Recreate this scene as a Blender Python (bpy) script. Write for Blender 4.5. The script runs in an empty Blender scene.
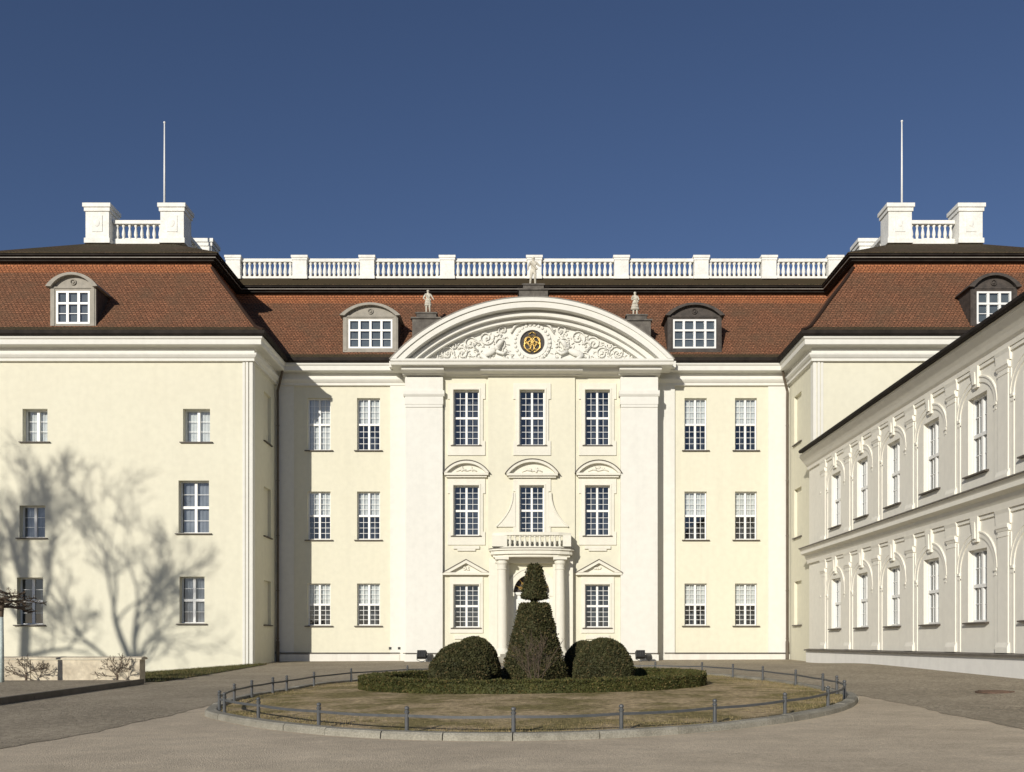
import bpy, bmesh, math, random
import numpy as np
from mathutils import Vector, Matrix
R = math.radians
F, CX, HY, EYE = 950.0, 528.0, 642.0, 1.73
scene = bpy.context.scene
COL = scene.collection
rng = random.Random(7)

def sm(a, b, x):
    t = max(0.0, min(1.0, (x-a)/(b-a))); return t*t*(3-2*t)
def gz(X, Y):
    """height of the gently rising courtyard"""
    Yc = max(-6.0, min(Y, 60.0)); s = sm(35, 50, Yc)
    cx = .012*(1-s) + .004*s
    z = .014*Yc + cx*max(-13.5, min(X, 14.0))
    z -= .075*max(0.0, min(8.0, -13.5-X))*sm(30, 45, Yc)
    z += .16*sm(9.5, 13.5, X)*(1-sm(38, 47, Yc))
    return z
def W(px, py, Y):
    return ((px-CX)*Y/F, EYE+(HY-py)*Y/F)
def X_(px, Y): return (px-CX)*Y/F
def Z_(py, Y): return EYE+(HY-py)*Y/F
def G(px, py, off=0.0):
    lo, hi = 4.0, 90.0
    for _ in range(60):
        Y = (lo+hi)/2
        if EYE-(py-HY)*Y/F > gz(X_(px, Y), Y)+off: lo = Y
        else: hi = Y
    return X_(px, lo), lo

# ------------------------------------------------------------------ materials
def nodes_of(m):
    m.use_nodes = True; nt = m.node_tree; nt.nodes.clear(); return nt
def N(nt, typ, **kw):
    n = nt.nodes.new(typ)
    for k, v in kw.items(): setattr(n, k, v)
    return n
def link(nt, a, b): nt.links.new(a, b)
def mat(name, c1, c2=None, rough=.85, scale=.6, detail=6, fine=None, fine_amt=.15, bump=0, bump_scale=60, metallic=0, spec=.3, contrast=(.35,.65), dist=.02):
    m = bpy.data.materials.new(name); nt = nodes_of(m)
    out = N(nt, 'ShaderNodeOutputMaterial'); b = N(nt, 'ShaderNodeBsdfPrincipled')
    link(nt, b.outputs[0], out.inputs[0])
    b.inputs['Roughness'].default_value = rough; b.inputs['Metallic'].default_value = metallic
    b.inputs['Specular IOR Level'].default_value = spec
    tc = N(nt, 'ShaderNodeTexCoord'); geo = N(nt, 'ShaderNodeNewGeometry')
    c2 = c2 or tuple(x*.88 for x in c1)
    no = N(nt, 'ShaderNodeTexNoise'); no.inputs['Scale'].default_value = scale; no.inputs['Detail'].default_value = detail; no.inputs['Roughness'].default_value = .6
    link(nt, geo.outputs['Position'], no.inputs['Vector'])
    mr = N(nt, 'ShaderNodeMapRange'); mr.inputs[1].default_value = contrast[0]; mr.inputs[2].default_value = contrast[1]
    link(nt, no.outputs['Fac'], mr.inputs[0])
    mx = N(nt, 'ShaderNodeMix', data_type='RGBA'); mx.inputs[6].default_value = (*c1, 1); mx.inputs[7].default_value = (*c2, 1)
    link(nt, mr.outputs[0], mx.inputs[0]); col = mx.outputs[2]
    if fine:
        n2 = N(nt, 'ShaderNodeTexNoise'); n2.inputs['Scale'].default_value = fine; n2.inputs['Detail'].default_value = 4
        link(nt, geo.outputs['Position'], n2.inputs['Vector'])
        r2 = N(nt, 'ShaderNodeMapRange'); r2.inputs[1].default_value = .3; r2.inputs[2].default_value = .7
        r2.inputs[3].default_value = 1-fine_amt; r2.inputs[4].default_value = 1+fine_amt
        link(nt, n2.outputs['Fac'], r2.inputs[0])
        m2 = N(nt, 'ShaderNodeMix', data_type='RGBA', blend_type='MULTIPLY'); m2.inputs[0].default_value = 1
        link(nt, col, m2.inputs[6]); link(nt, r2.outputs[0], m2.inputs[7]); col = m2.outputs[2]
    link(nt, col, b.inputs['Base Color'])
    if bump:
        n3 = N(nt, 'ShaderNodeTexNoise'); n3.inputs['Scale'].default_value = bump_scale; n3.inputs['Detail'].default_value = 5
        link(nt, geo.outputs['Position'], n3.inputs['Vector'])
        bp = N(nt, 'ShaderNodeBump'); bp.inputs['Strength'].default_value = bump; bp.inputs['Distance'].default_value = dist
        link(nt, n3.outputs['Fac'], bp.inputs['Height']); link(nt, bp.outputs[0], b.inputs['Normal'])
    m['bsdf'] = b.name
    return m
def stucco(name, c1, c2, streak=.045):
    """painted render: broad clouding, faint vertical rain streaks, fine grain"""
    m = mat(name, c1, c2, rough=.9, scale=.22, fine=3.5, fine_amt=.03, bump=.25, bump_scale=26, dist=.01, contrast=(.3,.75), spec=.2)
    nt = m.node_tree; b = nt.nodes[m['bsdf']]; src = b.inputs['Base Color'].links[0].from_socket
    geo = N(nt, 'ShaderNodeNewGeometry'); mp = N(nt, 'ShaderNodeMapping'); mp.inputs['Scale'].default_value = (2.2, 2.2, .12)
    link(nt, geo.outputs['Position'], mp.inputs[0])
    n = N(nt, 'ShaderNodeTexNoise'); n.inputs['Scale'].default_value = 1.3; n.inputs['Detail'].default_value = 7; link(nt, mp.outputs[0], n.inputs['Vector'])
    r = N(nt, 'ShaderNodeMapRange'); r.inputs[1].default_value = .5; r.inputs[2].default_value = .8; r.inputs[3].default_value = 1; r.inputs[4].default_value = 1-streak
    link(nt, n.outputs['Fac'], r.inputs[0])
    mx = N(nt, 'ShaderNodeMix', data_type='RGBA', blend_type='MULTIPLY'); mx.inputs[0].default_value = 1
    link(nt, src, mx.inputs[6]); link(nt, r.outputs[0], mx.inputs[7]); link(nt, mx.outputs[2], b.inputs['Base Color'])
    return m
M = {}
M['cream'] = stucco('cream_render', (.705,.68,.55), (.685,.655,.525))
M['white'] = stucco('white_render', (.73,.72,.665), (.705,.69,.635))
M['side_cream'] = M['cream']
M['wing'] = stucco('wing_render', (.81,.785,.70), (.785,.755,.67))
M['trim'] = stucco('trim_render', (.745,.72,.63), (.70,.675,.585), .06)
M['plinth'] = stucco('plinth_render', (.74,.72,.66), (.68,.65,.59), .15)
M['wing_plinth'] = stucco('white_plinth_paint', (.84,.83,.79), (.80,.785,.74), .06)
M['flash'] = mat('dull_metal_flashing', (.10,.088,.075), (.15,.135,.115), rough=.6, scale=3)
M['net'] = mat('grey_net_curtain', (.30,.31,.33), (.20,.21,.23), scale=1.5)
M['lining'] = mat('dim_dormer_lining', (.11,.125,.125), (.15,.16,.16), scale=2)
M['stone_white'] = mat('white_painted_stone', (.86,.85,.80), (.74,.73,.68), scale=1.4, fine=9, fine_amt=.08, bump=.3, bump_scale=30)
M['statue'] = mat('weathered_sandstone', (.66,.62,.52), (.42,.39,.32), scale=5, fine=18, fine_amt=.15, bump=.3)
M['pedestal'] = mat('grey_pedestal_stone', (.16,.145,.125), (.09,.08,.07), scale=2.5, fine=12, bump=.3)
M['dark'] = mat('dark_kerb_shade', (.045,.036,.03), (.075,.06,.05), rough=.55, scale=2, spec=.4)  # near-black, puts the shade of the terrace kerb into its colour
M['eave'] = mat('blackened_eaves_board', (.016,.013,.011), (.03,.024,.02), rough=.75, scale=2, spec=.15)
M['lead'] = mat('lead_grey_sheet', (.27,.25,.22), (.2,.185,.165), rough=.6, scale=2.5, fine=14, fine_amt=.1)
M['dormer'] = mat('dormer_grey_paint', (.36,.33,.28), (.28,.26,.22), rough=.7, scale=3)
M['slate'] = mat('dormer_slate_cheek', (.05,.043,.038), (.085,.07,.06), rough=.7, scale=4, fine=15)
M['pipe'] = mat('brown_downpipe', (.09,.07,.05), (.12,.095,.07), rough=.45, scale=3)
M['frame'] = mat('white_window_paint', (.84,.84,.82), (.78,.78,.76), rough=.45, scale=2, spec=.45)
M['sill'] = mat('dark_sill_metal', (.07,.055,.045), (.10,.085,.07), rough=.5, scale=3)
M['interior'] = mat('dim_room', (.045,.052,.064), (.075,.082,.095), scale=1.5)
M['curtain'] = mat('white_curtain', (.78,.77,.72), (.68,.67,.63), scale=3)
M['iron'] = mat('grey_painted_iron', (.065,.07,.072), (.09,.092,.095), rough=.5, scale=6, spec=.5)
M['black'] = mat('black_lamp_housing', (.03,.03,.03), (.045,.045,.045), rough=.4, scale=5)
M['gold'] = mat('gilding', (.75,.52,.18), (.6,.4,.12), rough=.38, metallic=.7, scale=5)
M['bronze'] = mat('dark_roundel_ground', (.035,.03,.028), (.06,.05,.045), rough=.6, scale=5)
M['bark'] = mat('tree_bark', (.11,.085,.062), (.065,.05,.038), scale=4, fine=20, fine_amt=.25, bump=.6, bump_scale=18, dist=.03)
M['paint_bark'] = mat('whitewashed_bark', (.55,.62,.60), (.42,.48,.46), scale=6, fine=22, bump=.4)
M['twig'] = mat('brown_twig', (.12,.088,.062), (.085,.065,.048), scale=6)
M['lowwall'] = mat('weathered_low_wall', (.62,.55,.42), (.42,.36,.27), scale=1.6, fine=7, fine_amt=.14, bump=.4, bump_scale=20, contrast=(.42,.72))
M['granite'] = mat('granite_kerb', (.33,.31,.255), (.22,.205,.165), scale=1.7, fine=40, fine_amt=.25, bump=.5, bump_scale=45)
M['soil'] = mat('bare_soil', (.09,.07,.045), (.06,.045,.03), scale=2, fine=20, bump=.8, bump_scale=15, dist=.04)
M['door'] = mat('white_door_paint', (.75,.75,.72), (.68,.68,.64), rough=.5, scale=2)
M['rust'] = mat('rusty_cast_iron', (.16,.10,.07), (.1,.07,.05), scale=8, bump=.4)

def leafmat(name, a, b, c, sc=3.0):
    m = mat(name, a, b, rough=.7, scale=sc, spec=.25, fine=55, fine_amt=.45, contrast=(.35,.68))
    nt = m.node_tree; bs = nt.nodes[m['bsdf']]; src = bs.inputs['Base Color'].links[0].from_socket
    at = N(nt, 'ShaderNodeAttribute'); at.attribute_name = 'tint'
    mx = N(nt, 'ShaderNodeMix', data_type='RGBA'); mx.inputs[7].default_value = (*c, 1)
    link(nt, at.outputs['Fac'], mx.inputs[0]); link(nt, src, mx.inputs[6]); link(nt, mx.outputs[2], bs.inputs['Base Color'])
    return m
M['yew'] = leafmat('yew_foliage', (.066,.066,.025), (.036,.038,.015), (.15,.11,.05))
M['box'] = leafmat('box_foliage', (.075,.076,.020), (.038,.044,.012), (.16,.12,.045))
M['grass'] = leafmat('winter_grass', (.24,.195,.085), (.125,.125,.04), (.40,.30,.16), .55)
M['grass_dark'] = leafmat('dark_verge_grass', (.09,.095,.03), (.06,.06,.02), (.18,.13,.06), .8)  # darker, greener grass mix for the verge

def lawn_base():
    m = mat('lawn_thatch', (.46,.355,.215), (.235,.195,.09), scale=.8, detail=9, fine=9, fine_amt=.4, bump=.9, bump_scale=30, dist=.03, rough=1, spec=.05, contrast=(.42,.57))
    return m
M['lawn'] = lawn_base()
def gravel():
    m = mat('compacted_gravel', (.65,.55,.41), (.53,.445,.33), rough=1, scale=.35, detail=9, fine=22, fine_amt=.15, bump=.7, bump_scale=45, dist=.02, spec=.08, contrast=(.35,.66))
    nt = m.node_tree; b = nt.nodes[m['bsdf']]; src = b.inputs['Base Color'].links[0].from_socket
    geo = N(nt, 'ShaderNodeNewGeometry'); mp = N(nt, 'ShaderNodeMapping'); mp.inputs['Scale'].default_value = (.8, 1.3, 1); mp.inputs['Rotation'].default_value = (0,0,.12)
    link(nt, geo.outputs['Position'], mp.inputs[0])
    n = N(nt, 'ShaderNodeTexNoise'); n.inputs['Scale'].default_value = 1.6; n.inputs['Detail'].default_value = 8; n.inputs['Roughness'].default_value = .65
    link(nt, mp.outputs[0], n.inputs['Vector'])
    r = N(nt, 'ShaderNodeMapRange'); r.inputs[1].default_value = .35; r.inputs[2].default_value = .7; r.inputs[3].default_value = .86; r.inputs[4].default_value = 1.10
    link(nt, n.outputs['Fac'], r.inputs[0])
    mx = N(nt, 'ShaderNodeMix', data_type='RGBA', blend_type='MULTIPLY'); mx.inputs[0].default_value = 1
    link(nt, src, mx.inputs[6]); link(nt, r.outputs[0], mx.inputs[7]); link(nt, mx.outputs[2], b.inputs['Base Color'])
    return m
M['gravel'] = gravel()
def cobble():
    m = bpy.data.materials.new('cobblestone_paving'); nt = nodes_of(m)
    out = N(nt, 'ShaderNodeOutputMaterial'); b = N(nt, 'ShaderNodeBsdfPrincipled'); link(nt, b.outputs[0], out.inputs[0])
    b.inputs['Roughness'].default_value = .85; b.inputs['Specular IOR Level'].default_value = .2
    geo = N(nt, 'ShaderNodeNewGeometry')
    v = N(nt, 'ShaderNodeTexVoronoi'); v.inputs['Scale'].default_value = 10; v.inputs['Randomness'].default_value = .7
    e = N(nt, 'ShaderNodeTexVoronoi', feature='DISTANCE_TO_EDGE'); e.inputs['Scale'].default_value = 10; e.inputs['Randomness'].default_value = .7
    for q in (v, e): link(nt, geo.outputs['Position'], q.inputs['Vector'])
    cr = N(nt, 'ShaderNodeValToRGB'); cr.color_ramp.elements[0].color = (.23,.195,.14,1); cr.color_ramp.elements[1].color = (.52,.44,.325,1)
    sp = N(nt, 'ShaderNodeSeparateColor'); link(nt, v.outputs['Color'], sp.inputs[0])
    n = N(nt, 'ShaderNodeTexNoise'); n.inputs['Scale'].default_value = .5; n.inputs['Detail'].default_value = 7; link(nt, geo.outputs['Position'], n.inputs['Vector'])
    ad = N(nt, 'ShaderNodeMath', operation='MULTIPLY_ADD'); link(nt, sp.outputs[0], ad.inputs[0]); ad.inputs[1].default_value = .5
    s2 = N(nt, 'ShaderNodeMath', operation='SUBTRACT'); link(nt, n.outputs['Fac'], s2.inputs[0]); s2.inputs[1].default_value = .25
    link(nt, s2.outputs[0], ad.inputs[2]); link(nt, ad.outputs[0], cr.inputs[0])
    r = N(nt, 'ShaderNodeMapRange'); r.inputs[1].default_value = 0; r.inputs[2].default_value = .09; r.inputs[3].default_value = 0; r.inputs[4].default_value = 1
    link(nt, e.outputs[0], r.inputs[0])
    mx = N(nt, 'ShaderNodeMix', data_type='RGBA'); mx.inputs[6].default_value = (.21,.18,.135,1)
    link(nt, r.outputs[0], mx.inputs[0]); link(nt, cr.outputs[0], mx.inputs[7]); link(nt, mx.outputs[2], b.inputs['Base Color'])
    bp = N(nt, 'ShaderNodeBump'); bp.inputs['Strength'].default_value = .7; bp.inputs['Distance'].default_value = .02
    link(nt, r.outputs[0], bp.inputs['Height']); link(nt, bp.outputs[0], b.inputs['Normal'])
    return m
M['cobble'] = cobble()
def tiles(name, a, b_, moss, shift=0.0):
    m = bpy.data.materials.new(name); nt = nodes_of(m)
    out = N(nt, 'ShaderNodeOutputMaterial'); b = N(nt, 'ShaderNodeBsdfPrincipled'); link(nt, b.outputs[0], out.inputs[0])
    b.inputs['Roughness'].default_value = .9; b.inputs['Specular IOR Level'].default_value = .15
    uv = N(nt, 'ShaderNodeTexCoord')
    br = N(nt, 'ShaderNodeTexBrick'); br.inputs['Scale'].default_value = 1; br.inputs['Brick Width'].default_value = .19; br.inputs['Row Height'].default_value = .155
    br.inputs['Mortar Size'].default_value = .014; br.inputs['Mortar Smooth'].default_value = .3; br.inputs['Bias'].default_value = 0
    br.inputs['Color1'].default_value = (*a, 1); br.inputs['Color2'].default_value = (*b_, 1); br.inputs['Mortar'].default_value = (.035,.02,.014,1)
    link(nt, uv.outputs['UV'], br.inputs['Vector'])
    n = N(nt, 'ShaderNodeTexNoise'); n.inputs['Scale'].default_value = .7; n.inputs['Detail'].default_value = 9; n.inputs['Roughness'].default_value = .7
    link(nt, uv.outputs['UV'], n.inputs['Vector'])
    r = N(nt, 'ShaderNodeMapRange'); r.inputs[1].default_value = .42-shift; r.inputs[2].default_value = .68-shift; r.inputs[4].default_value = .8
    link(nt, n.outputs['Fac'], r.inputs[0])
    mx = N(nt, 'ShaderNodeMix', data_type='RGBA'); mx.inputs[7].default_value = (*moss, 1)
    link(nt, r.outputs[0], mx.inputs[0]); link(nt, br.outputs['Color'], mx.inputs[6])
    n2 = N(nt, 'ShaderNodeTexNoise'); n2.inputs['Scale'].default_value = 9; n2.inputs['Detail'].default_value = 5; link(nt, uv.outputs['UV'], n2.inputs['Vector'])
    r2 = N(nt, 'ShaderNodeMapRange'); r2.inputs[1].default_value = .3; r2.inputs[2].default_value = .7; r2.inputs[3].default_value = .6; r2.inputs[4].default_value = 1.4
    link(nt, n2.outputs['Fac'], r2.inputs[0])
    m2 = N(nt, 'ShaderNodeMix', data_type='RGBA', blend_type='MULTIPLY'); m2.inputs[0].default_value = 1
    link(nt, mx.outputs[2], m2.inputs[6]); link(nt, r2.outputs[0], m2.inputs[7]); link(nt, m2.outputs[2], b.inputs['Base Color'])
    sep = N(nt, 'ShaderNodeSeparateXYZ'); link(nt, uv.outputs['UV'], sep.inputs[0])
    dv = N(nt, 'ShaderNodeMath', operation='DIVIDE'); link(nt, sep.outputs[1], dv.inputs[0]); dv.inputs[1].default_value = .155
    fr = N(nt, 'ShaderNodeMath', operation='FRACT'); link(nt, dv.outputs[0], fr.inputs[0])
    bp = N(nt, 'ShaderNodeBump'); bp.inputs['Strength'].default_value = .9; bp.inputs['Distance'].default_value = .03; bp.invert = True
    ml = N(nt, 'ShaderNodeMath', operation='MULTIPLY'); link(nt, fr.outputs[0], ml.inputs[0]); link(nt, br.outputs['Fac'], ml.inputs[1]); 
    sb = N(nt, 'ShaderNodeMath', operation='ADD'); link(nt, fr.outputs[0], sb.inputs[0]); link(nt, br.outputs['Fac'], sb.inputs[1])
    link(nt, sb.outputs[0], bp.inputs['Height']); link(nt, bp.outputs[0], b.inputs['Normal'])
    return m
M['tile'] = tiles('plain_clay_tiles', (.285,.13,.072), (.205,.094,.053), (.14,.085,.052), 0.0)
M['tile_new'] = tiles('unweathered_clay_tiles', (.42,.165,.075), (.33,.125,.06), (.24,.10,.05), -.1)
M['tile_dark'] = tiles('weathered_upper_tiles', (.13,.085,.05), (.09,.06,.038), (.065,.055,.03), .1)
def glass():
    m = bpy.data.materials.new('old_window_glass'); nt = nodes_of(m)
    out = N(nt, 'ShaderNodeOutputMaterial'); t = N(nt, 'ShaderNodeBsdfTransparent'); g = N(nt, 'ShaderNodeBsdfGlossy')
    t.inputs[0].default_value = (.86,.9,.93,1); g.inputs['Roughness'].default_value = .008
    g0 = N(nt, 'ShaderNodeNewGeometry'); dt = N(nt, 'ShaderNodeVectorMath', operation='DOT_PRODUCT'); link(nt, g0.outputs['Normal'], dt.inputs[0]); link(nt, g0.outputs['Incoming'], dt.inputs[1])
    ab = N(nt, 'ShaderNodeMath', operation='ABSOLUTE'); link(nt, dt.outputs['Value'], ab.inputs[0]); sb = N(nt, 'ShaderNodeMath', operation='SUBTRACT'); sb.inputs[0].default_value = 1; link(nt, ab.outputs[0], sb.inputs[1])
    pw_ = N(nt, 'ShaderNodeMath', operation='POWER'); link(nt, sb.outputs[0], pw_.inputs[0]); pw_.inputs[1].default_value = 5
    lw = N(nt, 'ShaderNodeMath', operation='MULTIPLY_ADD'); link(nt, pw_.outputs[0], lw.inputs[0]); lw.inputs[1].default_value = .9; lw.inputs[2].default_value = .13
    geo = N(nt, 'ShaderNodeNewGeometry'); no = N(nt, 'ShaderNodeTexNoise'); no.inputs['Scale'].default_value = 2.2; link(nt, geo.outputs['Position'], no.inputs['Vector'])
    bp = N(nt, 'ShaderNodeBump'); bp.inputs['Strength'].default_value = .03; bp.inputs['Distance'].default_value = .03
    link(nt, no.outputs['Fac'], bp.inputs['Height']); link(nt, bp.outputs[0], g.inputs['Normal'])
    mx = N(nt, 'ShaderNodeMixShader'); link(nt, lw.outputs[0], mx.inputs[0]); link(nt, t.outputs[0], mx.inputs[1]); link(nt, g.outputs[0], mx.inputs[2])
    link(nt, mx.outputs[0], out.inputs[0]); return m
M['glass'] = glass()

# ------------------------------------------------------------------ objects
def props(o, label=None, cat=None, group=None, kind=None):
    if label: o['label'] = label
    if cat: o['category'] = cat
    if group: o['group'] = group
    if kind: o['kind'] = kind
    return o
def thing(name, label, cat, loc=(0,0,0), group=None):
    o = bpy.data.objects.new(name, None); COL.objects.link(o); o.location = loc; o.empty_display_size = .3
    WL[o.name] = Vector(loc)
    return props(o, label, cat, group)
WL = {}
class MB:
    def __init__(s): s.v = []; s.f = []; s.m = []; s.uv = {}
    def poly(s, pts, m=0, uv=None):
        i = len(s.v); s.v += [tuple(p) for p in pts]; s.f.append(tuple(range(i, i+len(pts)))); s.m.append(m)
        if uv: s.uv[len(s.f)-1] = uv
    def box(s, T, u0, u1, d0, d1, z0, z1, m=0):
        c = [T(u, d, z) for z in (z0, z1) for d in (d0, d1) for u in (u0, u1)]
        i = len(s.v); s.v += c
        for f in ((0,1,3,2),(4,6,7,5),(0,4,5,1),(2,3,7,6),(0,2,6,4),(1,5,7,3)):
            s.f.append(tuple(i+k for k in f)); s.m.append(m)
    def prism(s, a, b, m=0):
        """a, b: matching rings of points"""
        i = len(s.v); n = len(a); s.v += [tuple(p) for p in a]+[tuple(p) for p in b]
        for k in range(n): s.f.append((i+k, i+(k+1)%n, i+n+(k+1)%n, i+n+k)); s.m.append(m)
        s.f.append(tuple(i+k for k in range(n))[::-1]); s.f.append(tuple(i+n+k for k in range(n))); s.m += [m, m]
    def ext_u(s, T, u0, u1, prof, m=0):
        s.prism([T(u0, d, z) for d, z in prof], [T(u1, d, z) for d, z in prof], m)
    def ext_d(s, T, d0, d1, prof, m=0):
        s.prism([T(u, d0, z) for u, z in prof], [T(u, d1, z) for u, z in prof], m)
    def tube(s, pts, rs, n=6, m=0, cap=True):
        pts = [Vector(p) for p in pts]; base = len(s.v); up = Vector((.3,.2,1)).normalized()
        for i, p in enumerate(pts):
            t = (pts[min(i+1, len(pts)-1)]-pts[max(i-1, 0)]).normalized()
            a = t.cross(up)
            if a.length < .05: a = t.cross(Vector((1,0,0)))
            a.normalize(); b = t.cross(a); r = rs[i] if isinstance(rs, (list, tuple)) else rs
            for k in range(n):
                w = 2*math.pi*k/n; s.v.append(tuple(p+a*r*math.cos(w)+b*r*math.sin(w)))
        for i in range(len(pts)-1):
            for k in range(n):
                q = base+i*n; s.f.append((q+k, q+(k+1)%n, q+n+(k+1)%n, q+n+k)); s.m.append(m)
        if cap:
            s.f.append(tuple(base+k for k in range(n))[::-1]); s.f.append(tuple(base+(len(pts)-1)*n+k for k in range(n))); s.m += [m, m]
    def lathe(s, c, prof, n=10, m=0, sy=1.0):
        base = len(s.v)
        for r, z in prof:
            for k in range(n):
                w = 2*math.pi*k/n; s.v.append((c[0]+r*math.cos(w), c[1]+r*sy*math.sin(w), c[2]+z))
        for i in range(len(prof)-1):
            for k in range(n):
                q = base+i*n; s.f.append((q+k, q+(k+1)%n, q+n+(k+1)%n, q+n+k)); s.m.append(m)
        s.f.append(tuple(base+k for k in range(n))[::-1]); s.f.append(tuple(base+(len(prof)-1)*n+k for k in range(n))); s.m += [m, m]
    def blob(s, c, r, m=0, n=8, rot=None):
        base = len(s.v); rows = max(4, n//2+1); rot = rot or Matrix.Identity(3)
        for i in range(rows+1):
            th = math.pi*(i+.001)/(rows+.002)
            for k in range(n):
                w = 2*math.pi*k/n
                p = rot @ Vector((r[0]*math.sin(th)*math.cos(w), r[1]*math.sin(th)*math.sin(w), r[2]*math.cos(th)))
                s.v.append((c[0]+p.x, c[1]+p.y, c[2]+p.z))
        for i in range(rows):
            for k in range(n):
                q = base+i*n; s.f.append((q+k, q+(k+1)%n, q+n+(k+1)%n, q+n+k)); s.m.append(m)
    def build(s, name, mats, parent=None, smooth=False, bevel=0, label=None, recalc=True):
        me = bpy.data.meshes.new(name); me.from_pydata(s.v, [], s.f)
        mats = mats if isinstance(mats, (list, tuple)) else [mats]
        for q in mats: me.materials.append(M[q])
        me.polygons.foreach_set('material_index', s.m)
        if s.uv:
            l = me.uv_layers.new(name='UVMap')
            for fi, uvs in s.uv.items():
                p = me.polygons[fi]
                for j, li in enumerate(p.loop_indices): l.data[li].uv = uvs[j]
        if recalc and not s.uv:
            bm = bmesh.new(); bm.from_mesh(me); bmesh.ops.recalc_face_normals(bm, faces=bm.faces); bm.to_mesh(me); bm.free()
        if smooth: me.shade_smooth()
        o = bpy.data.objects.new(name, me); COL.objects.link(o)
        place(o, parent)
        if bevel:
            bv = o.modifiers.new('Bevel', 'BEVEL'); bv.width = bevel; bv.segments = 2; bv.limit_method = 'ANGLE'
        if label: o['label'] = label
        return o
def place(o, parent):
    """meshes are modelled in world coordinates: move each origin to its own bottom centre, then parent it"""
    me = o.data; co = np.empty(len(me.vertices)*3); me.vertices.foreach_get('co', co); co = co.reshape(-1, 3)
    lo, hi = co.min(0), co.max(0); c = np.array([(lo[0]+hi[0])/2, (lo[1]+hi[1])/2, lo[2]])
    me.vertices.foreach_set('co', (co-c).ravel()); me.update()
    wl = Vector(c); WL[o.name] = wl
    o.location = wl-(WL[parent.name] if parent else Vector((0,0,0)))
    if parent: o.parent = parent
def front(Yp): return lambda u, d, z: (u, Yp+d, z)
def face_w(Xp): return lambda u, d, z: (Xp+d, u, z)      # faces -X
def face_e(Xp): return lambda u, d, z: (Xp-d, u, z)      # faces +X

def wall_grid(mb, T, u0, u1, z0, z1, holes, depth, m=0):
    us = sorted(set([u0, u1]+[h[0] for h in holes]+[h[1] for h in holes])); zs = sorted(set([z0, z1]+[h[2] for h in holes]+[h[3] for h in holes]))
    for i in range(len(us)-1):
        for j in range(len(zs)-1):
            uc, zc = (us[i]+us[i+1])/2, (zs[j]+zs[j+1])/2
            if any(h[0] < uc < h[1] and h[2] < zc < h[3] for h in holes): continue
            mb.poly([T(us[i],0,zs[j]), T(us[i+1],0,zs[j]), T(us[i+1],0,zs[j+1]), T(us[i],0,zs[j+1])], m)
    for a, b, c, d in [h[:4] for h in holes]:
        for q in ([(a,c),(b,c)], [(a,d),(b,d)], [(a,c),(a,d)], [(b,c),(b,d)]):
            (p, r), (s_, t) = q
            mb.poly([T(p,0,r), T(s_,0,t), T(s_,depth,t), T(p,depth,r)], m)
interior = MB()
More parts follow.
